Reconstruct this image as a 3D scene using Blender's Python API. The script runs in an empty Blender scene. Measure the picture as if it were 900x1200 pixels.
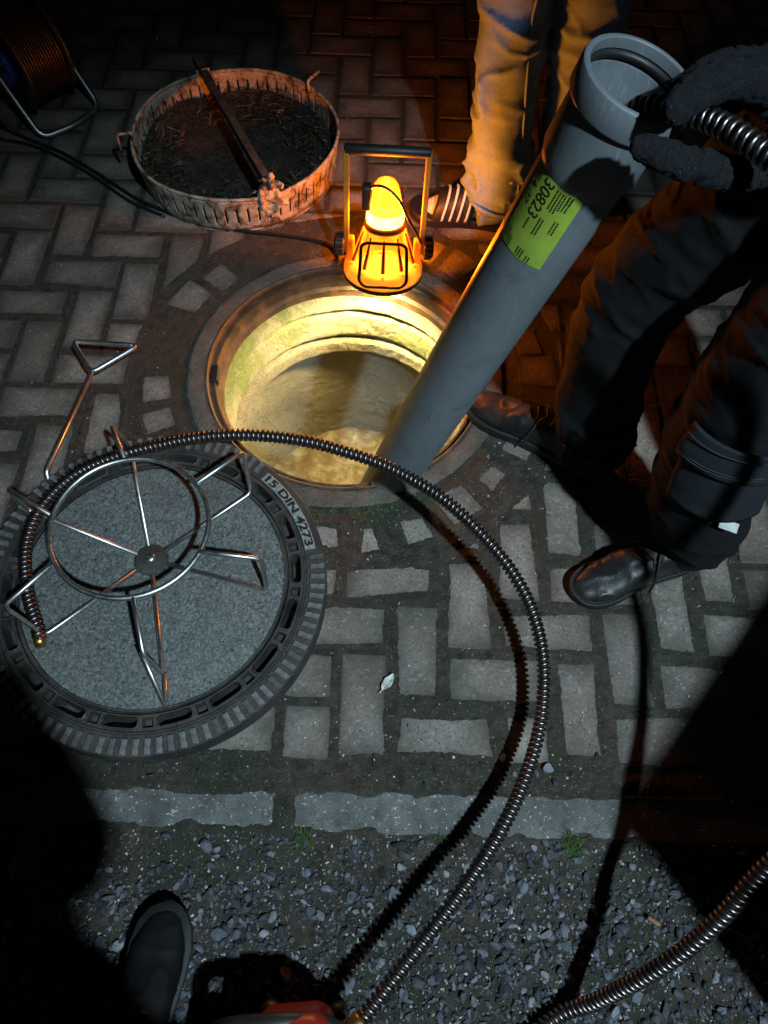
import bpy, bmesh, math, random
import numpy as np
from mathutils import Vector, Matrix

random.seed(7)
rng = np.random.default_rng(7)
scene = bpy.context.scene
COL = scene.collection

# ------------------------------------------------------------------ camera
PITCH, ROLL, CAM_H = math.radians(62.3), 0.03, 1.45
fw = Vector((0, math.cos(PITCH), -math.sin(PITCH)))
u0 = Vector((0, math.sin(PITCH), math.cos(PITCH)))
r0 = Vector((1, 0, 0))
rt = r0 * math.cos(ROLL) + u0 * math.sin(ROLL)
up = u0 * math.cos(ROLL) - r0 * math.sin(ROLL)
cam_d = bpy.data.cameras.new("camera")
cam_d.sensor_fit = 'VERTICAL'
cam_d.sensor_height = 24.0
cam_d.lens = 24.0 * 860.0 / 1200.0
cam_d.clip_start = 0.02
cam_d.clip_end = 300.0
cam = bpy.data.objects.new("camera", cam_d)
COL.objects.link(cam)
cam.matrix_world = Matrix(((rt.x, up.x, -fw.x, 0), (rt.y, up.y, -fw.y, 0), (rt.z, up.z, -fw.z, CAM_H), (0, 0, 0, 1)))
scene.camera = cam

# ------------------------------------------------------------------ night sky
world = bpy.data.worlds.new("World")
scene.world = world
world.use_nodes = True
wn = world.node_tree
bg = wn.nodes["Background"]
sky = wn.nodes.new("ShaderNodeTexSky")
sky.sky_type = 'NISHITA'
sky.sun_disc = False
sky.sun_elevation = math.radians(4)
sky.sun_rotation = math.radians(140)
wn.links.new(sky.outputs[0], bg.inputs[0])
bg.inputs[1].default_value = 0.004

# one very weak moon-like sun
sun_d = bpy.data.lights.new("moon", 'SUN')
sun_d.energy = 0.004
sun_d.angle = math.radians(0.5)
sun_d.color = (0.8, 0.9, 1.0)
sun = bpy.data.objects.new("moon", sun_d)
COL.objects.link(sun)
sun.rotation_euler = (math.radians(35), 0, math.radians(30))

LAMP_POS = Vector((1.15, -1.2, 3.5))        # the crew's floodlight on its stand, behind the camera
FLOOD_W = 820.0
GLOW_W = 42.0
BEAM_W = 125.0

vs = scene.view_settings
vs.view_transform = 'Standard'
vs.look = 'None'
vs.exposure = 0.0
vs.gamma = 1.0
vs.use_curve_mapping = False
try:
    scene.cycles.use_denoising = True
    scene.cycles.max_bounces = 6
    scene.cycles.transparent_max_bounces = 12
    scene.cycles.sample_clamp_indirect = 4.0
except Exception:
    pass

# ------------------------------------------------------------------ helpers
def hash_table(seed):
    return np.random.default_rng(seed).random((64, 64, 64)).astype(np.float32)
_tab = {}
def noise3(p, freq, seed=0):
    """trilinear value noise in -1..1; p (n,3), freq scalar or 3 values"""
    if seed not in _tab:
        _tab[seed] = hash_table(seed)
    T = _tab[seed]
    q = np.asarray(p, float) * np.asarray(freq, float) + 1000.37
    i = np.floor(q).astype(int)
    f = q - i
    f = f * f * (3 - 2 * f)
    i0 = i % 64
    i1 = (i + 1) % 64
    def g(a, b, c):
        return T[a, b, c]
    x0, y0, z0 = i0.T
    x1, y1, z1 = i1.T
    fx, fy, fz = f.T
    a = g(x0, y0, z0) * (1 - fx) + g(x1, y0, z0) * fx
    b = g(x0, y1, z0) * (1 - fx) + g(x1, y1, z0) * fx
    c = g(x0, y0, z1) * (1 - fx) + g(x1, y0, z1) * fx
    d = g(x0, y1, z1) * (1 - fx) + g(x1, y1, z1) * fx
    return ((a * (1 - fy) + b * fy) * (1 - fz) + (c * (1 - fy) + d * fy) * fz) * 2 - 1

def fbm(p, freq, seed=0, octv=3):
    s, a, t = 0, 1.0, 0
    for k in range(octv):
        s = s + a * noise3(p, np.asarray(freq, float) * (2 ** k), seed + k)
        t += a
        a *= .5
    return s / t

def wloc(o):
    v = Vector((0, 0, 0))
    while o is not None:
        v += o.location
        o = o.parent
    return v

def mesh_from(name, v, f, smooth=True):
    me = bpy.data.meshes.new(name)
    me.from_pydata([tuple(map(float, q)) for q in v], [], [tuple(map(int, q)) for q in f])
    if smooth:
        me.polygons.foreach_set("use_smooth", np.ones(len(me.polygons), bool))
    me.update()
    return me

def obj(name, vf, mat, parent=None, smooth=True, local=False):
    """ONE mesh object from (verts, faces); verts in world coordinates unless local"""
    if isinstance(vf, bpy.types.Mesh):
        me = vf
        if parent is not None and not local:
            me.transform(Matrix.Translation(-wloc(parent)))
    else:
        v, f = vf
        v = np.asarray(v, float)
        if parent is not None and not local:
            v = v - np.array(wloc(parent))
        me = mesh_from(name, v, f, smooth)
    if mat is not None:
        me.materials.clear()
        me.materials.append(mat)
    o = bpy.data.objects.new(name, me)
    COL.objects.link(o)
    o.parent = parent
    return o

def sharp(o, ang=35):
    me = o.data
    bm = bmesh.new()
    bm.from_mesh(me)
    a = math.radians(ang)
    for e in bm.edges:
        if len(e.link_faces) == 2 and e.calc_face_angle(0) > a:
            e.smooth = False
    bm.to_mesh(me)
    bm.free()
    return o

def tag(o, label=None, cat=None, group=None, kind=None):
    if label: o["label"] = label
    if cat: o["category"] = cat
    if group: o["group"] = group
    if kind: o["kind"] = kind
    return o

def thing(name, label, cat, loc=(0, 0, 0), group=None):
    o = bpy.data.objects.new(name, None)
    o.empty_display_size = 0.05
    COL.objects.link(o)
    o.location = loc
    return tag(o, label, cat, group)

def join(*parts):
    V, Fc, n = [], [], 0
    for v, f in parts:
        v = np.asarray(v, float)
        V.append(v)
        Fc += [tuple(int(i) + n for i in q) for q in f]
        n += len(v)
    return np.vstack(V), Fc

def smooth_path(pts, n=8, closed=False):
    P = np.asarray(pts, float)
    m = len(P)
    out = []
    rng_ = range(m) if closed else range(m - 1)
    for i in rng_:
        if closed:
            p0, p1, p2, p3 = P[(i - 1) % m], P[i], P[(i + 1) % m], P[(i + 2) % m]
        else:
            p1, p2 = P[i], P[i + 1]
            p0 = P[i - 1] if i > 0 else 2 * p1 - p2
            p3 = P[i + 2] if i + 2 < m else 2 * p2 - p1
        for k in range(n):
            t = k / n
            out.append(.5 * ((2 * p1) + (-p0 + p2) * t + (2 * p0 - 5 * p1 + 4 * p2 - p3) * t * t + (-p0 + 3 * p1 - 3 * p2 + p3) * t ** 3))
    if not closed:
        out.append(P[-1])
    return np.array(out)

def frames(P, closed=False):
    P = np.asarray(P, float)
    if closed:
        T = np.roll(P, -1, 0) - np.roll(P, 1, 0)
    else:
        T = np.gradient(P, axis=0)
    T /= np.linalg.norm(T, axis=1)[:, None] + 1e-12
    a = np.array([0, 0, 1.0]) if abs(T[0][2]) < .9 else np.array([1.0, 0, 0])
    N = np.zeros_like(P)
    n = a - T[0] * (a @ T[0])
    N[0] = n / np.linalg.norm(n)
    for i in range(1, len(P)):
        n = N[i - 1] - T[i] * (N[i - 1] @ T[i])
        N[i] = n / (np.linalg.norm(n) + 1e-12)
    return T, N, np.cross(T, N)

def tube(P, r, seg=10, closed=False, cap=True, round_cap=False, squash=None):
    P = np.asarray(P, float)
    r = np.full(len(P), float(r)) if np.isscalar(r) else np.asarray(r, float)
    if round_cap and not closed:
        T, _, _ = frames(P)
        pre = [P[0] - T[0] * r[0] * s for s in (.98, .8, .45)]
        post = [P[-1] + T[-1] * r[-1] * s for s in (.45, .8, .98)]
        P = np.vstack([pre, P, post])
        r = np.concatenate([r[0] * np.array([.2, .6, .89]), r, r[-1] * np.array([.89, .6, .2])])
    T, N, B = frames(P, closed)
    a = np.linspace(0, 2 * np.pi, seg, endpoint=False)
    ca, sa = np.cos(a), np.sin(a)
    V = P[:, None, :] + r[:, None, None] * (ca[None, :, None] * N[:, None, :] + sa[None, :, None] * B[:, None, :])
    V = V.reshape(-1, 3)
    F = []
    m = len(P)
    for i in range(m if closed else m - 1):
        j = (i + 1) % m
        for k in range(seg):
            l = (k + 1) % seg
            F.append((i * seg + k, i * seg + l, j * seg + l, j * seg + k))
    if cap and not closed:
        F.append(tuple(range(seg - 1, -1, -1)))
        F.append(tuple((m - 1) * seg + k for k in range(seg)))
    return V, F

def polyrod(pts, r, bend=.012, seg=8, closed=False):
    """rod with rounded bends"""
    P = [np.array(p, float) for p in pts]
    out = []
    m = len(P)
    for i in range(m):
        if not closed and i in (0, m - 1):
            out.append(P[i])
            continue
        a, b, c = P[i - 1], P[i], P[(i + 1) % m]
        d1, d2 = a - b, c - b
        l = min(bend, .45 * np.linalg.norm(d1), .45 * np.linalg.norm(d2))
        s, e = b + d1 / np.linalg.norm(d1) * l, b + d2 / np.linalg.norm(d2) * l
        for t in (0, .25, .5, .75, 1):
            out.append((1 - t) ** 2 * s + 2 * t * (1 - t) * b + t * t * e)
    return tube(out, r, seg, closed)

def lathe(prof, n=64, c=(0, 0, 0), a0=0, a1=2 * math.pi, closed_prof=False):
    prof = np.asarray(prof, float)
    full = abs((a1 - a0) - 2 * math.pi) < 1e-6
    A = np.linspace(a0, a1, n, endpoint=not full)
    m = len(prof)
    V = np.zeros((len(A), m, 3))
    V[:, :, 0] = c[0] + np.cos(A)[:, None] * prof[None, :, 0]
    V[:, :, 1] = c[1] + np.sin(A)[:, None] * prof[None, :, 0]
    V[:, :, 2] = c[2] + prof[None, :, 1]
    F = []
    na = len(A)
    mm = m if closed_prof else m - 1
    for i in range(na if full else na - 1):
        j = (i + 1) % na
        for k in range(mm):
            l = (k + 1) % m
            F.append((i * m + k, j * m + k, j * m + l, i * m + l))
    return V.reshape(-1, 3), F

def box(c, s, rot=0.0, bevel=0.0, seg=2):
    bm = bmesh.new()
    bmesh.ops.create_cube(bm, size=1)
    bmesh.ops.scale(bm, vec=s, verts=bm.verts)
    if bevel > 0:
        bmesh.ops.bevel(bm, geom=bm.edges[:] , offset=bevel, segments=seg, affect='EDGES', profile=.5)
    bmesh.ops.rotate(bm, cent=(0, 0, 0), matrix=Matrix.Rotation(rot, 3, 'Z'), verts=bm.verts)
    bmesh.ops.translate(bm, vec=c, verts=bm.verts)
    bm.verts.index_update()
    v = np.array([x.co[:] for x in bm.verts])
    f = [tuple(q.index for q in p.verts) for p in bm.faces]
    bm.free()
    return v, f

def oriented(vf, x, y, z, o):
    """local coords -> world by axes"""
    v, f = vf
    v = np.asarray(v, float)
    return v[:, :1] * np.array(x) + v[:, 1:2] * np.array(y) + v[:, 2:3] * np.array(z) + np.array(o), f

def bend_grid(fn, nu, nv):
    V = np.array([fn(i / (nu - 1), j / (nv - 1)) for i in range(nu) for j in range(nv)])
    F = [(i * nv + j, (i + 1) * nv + j, (i + 1) * nv + j + 1, i * nv + j + 1) for i in range(nu - 1) for j in range(nv - 1)]
    return V, F

def thick(vf, t):
    """closed shell of thickness t from an open grid surface"""
    me = mesh_from("tmp", *vf)
    bm = bmesh.new()
    bm.from_mesh(me)
    bmesh.ops.recalc_face_normals(bm, faces=bm.faces)
    bmesh.ops.solidify(bm, geom=bm.faces[:], thickness=t)
    bm.verts.index_update()
    v = np.array([q.co[:] for q in bm.verts])
    f = [tuple(x.index for x in p.verts) for p in bm.faces]
    bm.free()
    bpy.data.meshes.remove(me)
    return v, f

def remesh(vf, voxel, smooth_it=2, fn=None):
    """fuse overlapping shells into one continuous surface"""
    me = mesh_from("tmp_remesh", *vf)
    o = bpy.data.objects.new("tmp_remesh", me)
    COL.objects.link(o)
    md = o.modifiers.new("r", 'REMESH')
    md.mode = 'VOXEL'
    md.voxel_size = voxel
    if smooth_it:
        sm = o.modifiers.new("s", 'SMOOTH')
        sm.iterations = smooth_it
        sm.factor = .5
    dg = bpy.context.evaluated_depsgraph_get()
    out = bpy.data.meshes.new_from_object(o.evaluated_get(dg))
    bpy.data.objects.remove(o)
    bpy.data.meshes.remove(me)
    n = len(out.vertices)
    co = np.empty(n * 3)
    out.vertices.foreach_get("co", co)
    co = co.reshape(-1, 3)
    if fn is not None:
        nr = np.empty(n * 3)
        out.vertices.foreach_get("normal", nr)
        nr = nr.reshape(-1, 3)
        co = fn(co, nr)
        out.vertices.foreach_set("co", co.ravel())
    out.polygons.foreach_set("use_smooth", np.ones(len(out.polygons), bool))
    out.update()
    return out

# ------------------------------------------------------------------ materials
class NT:
    def __init__(self, name):
        self.m = bpy.data.materials.new(name)
        self.m.use_nodes = True
        self.t = self.m.node_tree
        self.b = self.t.nodes["Principled BSDF"]
        self.co = None
    def n(self, typ, **kw):
        x = self.t.nodes.new(typ)
        for k, v in kw.items():
            setattr(x, k, v)
        return x
    def l(self, a, b): self.t.links.new(a, b)
    def coord(self, kind="Object"):
        if self.co is None:
            self.co = self.n("ShaderNodeTexCoord")
        return self.co.outputs[kind]
    def noise(self, scale, detail=4, rough=.6, vec=None, dist=0):
        x = self.n("ShaderNodeTexNoise")
        x.inputs["Scale"].default_value = scale
        x.inputs["Detail"].default_value = detail
        x.inputs["Roughness"].default_value = rough
        x.inputs["Distortion"].default_value = dist
        self.l(vec if vec is not None else self.coord(), x.inputs["Vector"])
        return x.outputs[0]
    def ramp(self, fac, stops):
        x = self.n("ShaderNodeValToRGB")
        e = x.color_ramp.elements
        while len(e) < len(stops):
            e.new(.5)
        for i, (p, c) in enumerate(stops):
            e[i].position = p
            e[i].color = (*c, 1) if len(c) == 3 else c
        self.l(fac, x.inputs[0])
        return x.outputs[0]
    def fr(self, fac, a, b, lo=0., hi=1.):
        x = self.n("ShaderNodeMapRange")
        x.inputs[1].default_value, x.inputs[2].default_value = a, b
        x.inputs[3].default_value, x.inputs[4].default_value = lo, hi
        self.l(fac, x.inputs[0])
        return x.outputs[0]
    def mix(self, fac, a, b, mode='MIX'):
        x = self.n("ShaderNodeMix")
        x.data_type = 'RGBA'
        x.blend_type = mode
        if isinstance(fac, (int, float)): x.inputs[0].default_value = fac
        else: self.l(fac, x.inputs[0])
        for s, i in ((a, 6), (b, 7)):
            if isinstance(s, (tuple, list)): x.inputs[i].default_value = (*s, 1)
            else: self.l(s, x.inputs[i])
        return x.outputs[2]
    def math(self, op, a, b=0.):
        x = self.n("ShaderNodeMath", operation=op)
        for i, s in enumerate((a, b)):
            if isinstance(s, (int, float)): x.inputs[i].default_value = s
            else: self.l(s, x.inputs[i])
        return x.outputs[0]
    def color(self, c):
        if isinstance(c, (tuple, list)): self.b.inputs["Base Color"].default_value = (*c, 1)
        else: self.l(c, self.b.inputs["Base Color"])
    def rough(self, r):
        if isinstance(r, (int, float)): self.b.inputs["Roughness"].default_value = r
        else: self.l(r, self.b.inputs["Roughness"])
    def metal(self, r):
        if isinstance(r, (int, float)): self.b.inputs["Metallic"].default_value = r
        else: self.l(r, self.b.inputs["Metallic"])
    def bump(self, h, dist=.002, strength=1.):
        x = self.n("ShaderNodeBump")
        x.inputs["Distance"].default_value = dist
        x.inputs["Strength"].default_value = strength
        self.l(h, x.inputs["Height"])
        self.l(x.outputs[0], self.b.inputs["Normal"])
    def spec(self, v): self.b.inputs["Specular IOR Level"].default_value = v

M = {}
# paver: weathered concrete block, slightly different from block to block
t = NT("paver"); oi = t.n("ShaderNodeObjectInfo")
off = t.n("ShaderNodeVectorMath", operation='ADD')
sc = t.n("ShaderNodeVectorMath", operation='SCALE'); sc.inputs[0].default_value = (37., 53., 11.)
t.l(oi.outputs["Random"], sc.inputs["Scale"])
t.l(t.coord(), off.inputs[0]); t.l(sc.outputs[0], off.inputs[1])
vec = off.outputs[0]
base = t.ramp(oi.outputs["Random"], [(0, (.190, .152, .128)), (.5, (.265, .222, .192)), (1, (.340, .282, .240))])
big = t.noise(11, 3, .6, vec)
fine = t.noise(170, 3, .8, vec)
spk = t.noise(120, 2, .6, vec)
c = t.mix(t.fr(big, .35, .7), base, t.mix(1., base, (.62, .60, .56), 'MULTIPLY'))
c = t.mix(t.fr(spk, .60, .74, 0, .6), c, (.44, .42, .39))
c = t.mix(t.fr(fine, .48, .68, 0, .9), c, (.075, .067, .058))
gs_ = t.n("ShaderNodeSeparateXYZ"); t.l(t.coord("Generated"), gs_.inputs[0])
def edge_(o_): return t.math('MULTIPLY', t.math('MULTIPLY', o_, t.math('SUBTRACT', 1., o_)), 4.)
ed = t.math('MINIMUM', edge_(gs_.outputs[0]), edge_(gs_.outputs[1]))
film = t.fr(t.math('ADD', t.math('ADD', ed, t.math('MULTIPLY', t.noise(26, 5, .7, vec), .9)), t.math('MULTIPLY', spk, .35)), .80, 1.75, .88, .0)
c = t.mix(film, c, (.050, .044, .035))
t.color(c); t.rough(t.fr(big, .3, .7, .55, .9)); t.bump(t.math('ADD', t.math('MULTIPLY', fine, .6), t.math('MULTIPLY', t.noise(90, 4, .7, vec), 1.)), .0022, .9)
M['paver'] = t.m

t = NT("kerb_concrete")
big = t.noise(9, 4); fine = t.noise(300, 2, .7); spk = t.noise(160, 1)
c = t.ramp(big, [(.3, (.05, .05, .046)), (.55, (.125, .125, .120)), (.8, (.19, .19, .184))])
c = t.mix(t.fr(spk, .66, .74), c, (.5, .5, .49))
c = t.mix(t.fr(fine, .52, .7), c, (.06, .06, .055))
c = t.mix(t.fr(t.noise(32, 5, .75), .48, .68, 0, .75), c, (.045, .042, .034))
t.color(c); t.rough(.85); t.bump(t.math('ADD', fine, t.noise(70, 4, .7)), .003, .8)
M['kerb'] = t.m

# wet joint dirt with moss
t = NT("dirt")
a = t.noise(3.2, 5, .65); b = t.noise(38, 5, .7); f = t.noise(260, 3, .8); spk = t.noise(210, 1, .4)
c = t.ramp(b, [(.3, (.022, .019, .014)), (.5, (.052, .044, .033)), (.72, (.095, .080, .060))])
moss = t.fr(t.math('ADD', a, t.math('MULTIPLY', b, .35)), .66, .82)
c = t.mix(t.math('MULTIPLY', moss, .8), c, t.ramp(f, [(.3, (.014, .018, .010)), (.7, (.040, .048, .026))]))
c = t.mix(t.fr(spk, .68, .74), c, (.17, .155, .135))
t.color(c); t.rough(t.fr(b, .3, .7, .45, .85)); t.bump(t.math('ADD', t.math('MULTIPLY', f, 1.2), b), .007, 1.)
M['dirt'] = t.m

t = NT("soil")
b = t.noise(20, 5); t.color(t.ramp(b, [(.3, (.016, .015, .012)), (.7, (.05, .045, .035))])); t.rough(.9)
M['soil'] = t.m

t = NT("gravel")
g = t.n("ShaderNodeNewGeometry")
c = t.ramp(g.outputs["Random Per Island"], [(0, (.022, .024, .029)), (.38, (.062, .066, .076)), (.5, (.085, .072, .058)), (.60, (.092, .098, .112)), (.85, (.140, .146, .162)), (1, (.30, .30, .30))])
c = t.mix(t.fr(t.noise(90, 4), .4, .7), c, t.mix(1., c, (.5, .48, .45), 'MULTIPLY'))
c = t.mix(1., c, (.80, .82, .90), 'MULTIPLY')
t.color(c); t.rough(.75); t.bump(t.noise(240, 3), .001, .7)
M['gravel'] = t.m

t = NT("grit")
g = t.n("ShaderNodeNewGeometry")
t.color(t.ramp(g.outputs["Random Per Island"], [(0, (.05, .045, .04)), (.55, (.18, .17, .155)), (1, (.52, .50, .46))])); t.rough(.85)
M['grit'] = t.m

# shaft concrete: sandy, with algae
t = NT("shaft_concrete")
n1 = t.noise(5, 5, .6); n2 = t.noise(75, 5, .8); n3 = t.noise(220, 2, .8)
c = t.ramp(n1, [(.3, (.20, .18, .135)), (.55, (.34, .31, .245)), (.75, (.42, .385, .31))])
c = t.mix(t.fr(n2, .52, .72), c, (.20, .17, .12))
c = t.mix(t.fr(n3, .62, .72), c, (.10, .085, .06))
t.color(c); t.rough(.92); t.bump(t.math('ADD', t.math('MULTIPLY', n2, 1.4), t.math('MULTIPLY', n3, 1.)), .012, 1.)
M['shaft'] = t.m
t = NT("shaft_concrete_algae")
n1 = t.noise(4.2, 4, .6); n2 = t.noise(60, 5, .75); n3 = t.noise(260, 2, .8)
c = t.ramp(t.noise(7, 4), [(.3, (.30, .27, .21)), (.6, (.46, .43, .35))])
c = t.mix(t.math('MULTIPLY', t.fr(t.math('ADD', n1, t.math('MULTIPLY', n2, .3)), .56, .70), .85), c, t.ramp(n2, [(.3, (.075, .13, .03)), (.7, (.22, .29, .08))]))
c = t.mix(t.fr(n3, .62, .72), c, (.10, .085, .06))
t.color(c); t.rough(.92); t.bump(t.math('ADD', t.math('MULTIPLY', n2, 1.4), t.math('MULTIPLY', n3, 1.)), .012, 1.)
M['algae'] = t.m
t = NT("shaft_floor")
n1 = t.noise(17, 6, .72, dist=.25); n2 = t.noise(40, 4)
c = t.ramp(n1, [(.34, (.19, .175, .135)), (.50, (.10, .082, .056)), (.62, (.10, .055, .032)), (.70, (.03, .024, .018))])
t.color(c); t.rough(t.fr(n2, .4, .6, .55, .9)); t.bump(n1, .005, .6)
M['pitfloor'] = t.m
t = NT("collar_concrete")
n1 = t.noise(12, 4); n2 = t.noise(110, 4, .8); n3 = t.noise(300, 2)
c = t.ramp(n1, [(.3, (.10, .080, .060)), (.6, (.20, .165, .130)), (.8, (.27, .235, .19))])
c = t.mix(t.fr(n2, .55, .72), c, (.05, .045, .035)); c = t.mix(t.fr(n3, .66, .75), c, (.42, .40, .36))
t.color(c); t.rough(.9); t.bump(t.math('ADD', n2, n3), .009, 1.)
M['collar'] = t.m

def iron(name, rust, dark, bump=.002):
    t = NT(name)
    n1 = t.noise(14, 5, .7); n2 = t.noise(120, 4, .7)
    c = t.mix(t.fr(n1, .42, .66), dark, rust)
    c = t.mix(t.fr(n2, .55, .75), c, t.mix(1., c, (.4, .4, .4), 'MULTIPLY'))
    t.color(c); t.rough(t.fr(n1, .3, .7, .42, .8)); t.metal(t.fr(n1, .42, .62, .55, .1)); t.bump(n2, bump, .8)
    return t.m
M['iron'] = iron("cast_iron", (.060, .042, .034), (.05, .049, .048))
M['iron_rust'] = iron("rusty_iron", (.17, .075, .03), (.08, .055, .04))
t = NT("worn_iron"); oi = t.n("ShaderNodeObjectInfo")
n1 = t.noise(5.5, 3, .6); n2 = t.noise(150, 4, .75); n3 = t.noise(34, 4, .7)
c = t.ramp(t.math('ADD', t.math('MULTIPLY', n1, .7), t.math('MULTIPLY', oi.outputs["Random"], .3)), [(.35, (.045, .041, .036)), (.5, (.105, .103, .095)), (.65, (.185, .185, .176))])
c = t.mix(t.fr(n3, .45, .62, 0, .7), c, (.030, .027, .022)); c = t.mix(t.fr(n2, .5, .7, 0, .7), c, (.05, .046, .04))
t.color(c); t.rough(t.fr(n1, .3, .7, .5, .75)); t.metal(.3); t.bump(n2, .002, .9)
M['tooth'] = t.m
t = NT("letter_plate"); n2 = t.noise(160, 4)
t.color(t.ramp(n2, [(.35, (.16, .155, .14)), (.6, (.33, .325, .30))])); t.rough(.6); t.metal(.2); t.bump(n2, .001)
M['plate'] = t.m

# concrete infill of the cover: exposed aggregate
t = NT("cover_concrete")
v1 = t.n("ShaderNodeTexVoronoi"); v1.inputs["Scale"].default_value = 260; t.l(t.coord(), v1.inputs[0])
n1 = t.noise(6, 4); n2 = t.noise(170, 3, .7); n3 = t.noise(120, 3, .8)
c = t.ramp(n1, [(.3, (.070, .077, .073)), (.55, (.108, .117, .112)), (.75, (.138, .148, .143))])
c = t.mix(.42, c, t.ramp(v1.outputs["Color"], [(.15, (.025, .027, .026)), (.5, (.10, .107, .104)), (.85, (.27, .28, .27))]))
c = t.mix(t.fr(n3, .66, .74, 0, .85), c, (.030, .030, .028))
c = t.mix(t.fr(n2, .66, .74), c, (.36, .37, .355))
c = t.mix(t.fr(t.noise(4.3, 2), .62, .78, 0, .75), c, (.05, .05, .046))
c = t.mix(t.fr(t.noise(13, 5, .75), .52, .70, 0, .5), c, (.055, .056, .050))
t.color(c); t.rough(.85); t.bump(t.math('SUBTRACT', n2, t.math('MULTIPLY', t.fr(n3, .6, .7), 1.5)), .003, .9)
M['infill'] = t.m

def metal(name, c, r=.28, met=1., scale=60, wear=.3):
    t = NT(name)
    n1 = t.noise(scale, 4)
    t.color(t.mix(t.fr(n1, .5, .75, 0, wear), c, tuple(x * .35 for x in c))); t.rough(t.fr(n1, .3, .7, r, r + .18)); t.metal(met); t.bump(n1, .0006, .3)
    return t.m
M['chrome'] = metal("bright_steel_rod", (.58, .59, .58), .30)
M['spring'] = metal("oiled_spring_steel", (.185, .160, .155), .27, 1., 120, .6)
M['core'] = metal("hose_core", (.03, .022, .018), .5, .3)
M['brass'] = metal("brass", (.55, .33, .10), .3)
M['galv'] = None
t = NT("galvanised_pan")
n1 = t.noise(9, 5, .7); n2 = t.noise(60, 4, .7); n3 = t.noise(24, 5, .75, dist=.6)
c = t.ramp(n1, [(.3, (.33, .305, .25)), (.7, (.50, .465, .39))])
c = t.mix(t.fr(n3, .46, .60, 0, .94), c, t.ramp(n2, [(.3, (.03, .018, .010)), (.7, (.11, .065, .035))]))
t.color(c); t.rough(.7); t.metal(.25); t.bump(t.math('ADD', n2, n3), .003, .8)
M['galv'] = t.m
t = NT("rusty_bar"); n1 = t.noise(30, 5, .7)
t.color(t.ramp(n1, [(.35, (.05, .035, .025)), (.65, (.17, .12, .085))])); t.rough(.6); t.metal(.4); t.bump(n1, .002)
M['bar'] = t.m
t = NT("wet_debris"); n1 = t.noise(30, 5, .8); n2 = t.noise(120, 4)
t.color(t.ramp(n1, [(.3, (.006, .005, .004)), (.5, (.026, .021, .015)), (.72, (.085, .068, .048))])); t.rough(t.fr(n2, .4, .7, .35, .9)); t.bump(t.math('ADD', n1, n2), .012, 1.)
M['debris'] = t.m
t = NT("leaf_litter"); g = t.n("ShaderNodeNewGeometry")
t.color(t.ramp(g.outputs["Random Per Island"], [(0, (.010, .008, .006)), (.55, (.034, .024, .015)), (.9, (.095, .058, .030)), (1, (.22, .14, .07))])); t.rough(.7)
M['litter'] = t.m

# pvc
t = NT("grey_pvc")
n1 = t.noise(7, 4); mp = t.n("ShaderNodeMapping"); mp.inputs["Scale"].default_value = (60, 60, 9); mp.inputs["Rotation"].default_value = (.5, .3, 0); t.l(t.coord(), mp.inputs[0])
s1 = t.noise(3, 6, .75, mp.outputs[0])
c = t.ramp(n1, [(.3, (.112, .128, .140)), (.7, (.150, .168, .182))])
c = t.mix(t.math('MULTIPLY', t.fr(s1, .56, .70, 0, .75), t.fr(t.noise(10, 3), .45, .6)), c, (.30, .31, .315))
c = t.mix(t.fr(t.noise(17, 6, .75), .55, .74, 0, .6), c, (.055, .052, .046))
c = t.mix(t.fr(t.noise(70, 5, .8), .64, .74, 0, .55), c, (.20, .205, .20))
t.color(c); t.rough(t.fr(s1, .3, .7, .34, .55)); t.bump(s1, .0008, .3)
M['pvc'] = t.m
def plain(name, c, r=.6, bumpscale=None, bd=.001, sp=.5):
    t = NT(name)
    n1 = t.noise(bumpscale or 40, 4)
    t.color(t.mix(t.fr(n1, .35, .7), c, tuple(x * .72 for x in c))); t.rough(r); t.spec(sp)
    t.bump(n1, bd, .6)
    return t.m
M['label'] = plain("green_sticker", (.34, .47, .055), .45, 25, .0003)
M['sticker_white'] = plain("sticker_white", (.45, .47, .48), .45, 25, .0003)
M['ink'] = plain("black_ink", (.015, .02, .01), .5)
M['black_rubber'] = plain("black_rubber", (.014, .014, .014), .5)
M['cable'] = plain("black_cable", (.012, .011, .011), .38)
M['cable_brown'] = plain("brown_cable", (.014, .009, .007), .45)
M['blue_plastic'] = plain("blue_plastic", (.015, .06, .33), .4)
M['red_plastic'] = plain("red_plastic", (.30, .018, .014), .35)
M['steel_tube'] = metal("galvanised_tube", (.36, .38, .40), .3)
M['bin'] = plain("shade_bin_plastic", (.02, .021, .022), .55)
M['yellow_paint'] = plain("yellow_paint", (.55, .35, .03), .5)

# fabrics
def fabric(name, c1, c2, scale=900, r=.9, bd=.0008, weave=True, sheen=.0):
    t = NT(name)
    n1 = t.noise(12, 4); n2 = t.noise(scale, 2, .6)
    mp = t.n("ShaderNodeMapping"); mp.inputs["Scale"].default_value = (scale * .35, scale * .35, scale * 1.5); t.l(t.coord(), mp.inputs[0])
    w = t.noise(1, 2, .5, mp.outputs[0])
    c = t.mix(t.fr(n1, .35, .7), c1, c2)
    c = t.mix(t.fr(w, .45, .65, 0, .45), c, tuple(x * .45 for x in c1))
    t.color(c); t.rough(r); t.spec(.25); t.bump(t.math('ADD', n2, w), bd, .7)
    if sheen:
        t.b.inputs["Sheen Weight"].default_value = sheen
    return t.m
M['denim'] = fabric("denim", (.12, .215, .40), (.19, .305, .50), 700)
M['denim_seam'] = fabric("denim_seam", (.30, .20, .08), (.36, .25, .11), 700)
M['work'] = fabric("black_workwear", (.0038, .0042, .005), (.0068, .0073, .0088), 800)
M['work_grey'] = fabric("grey_workwear", (.015, .0175, .022), (.022, .026, .032), 800)
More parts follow.
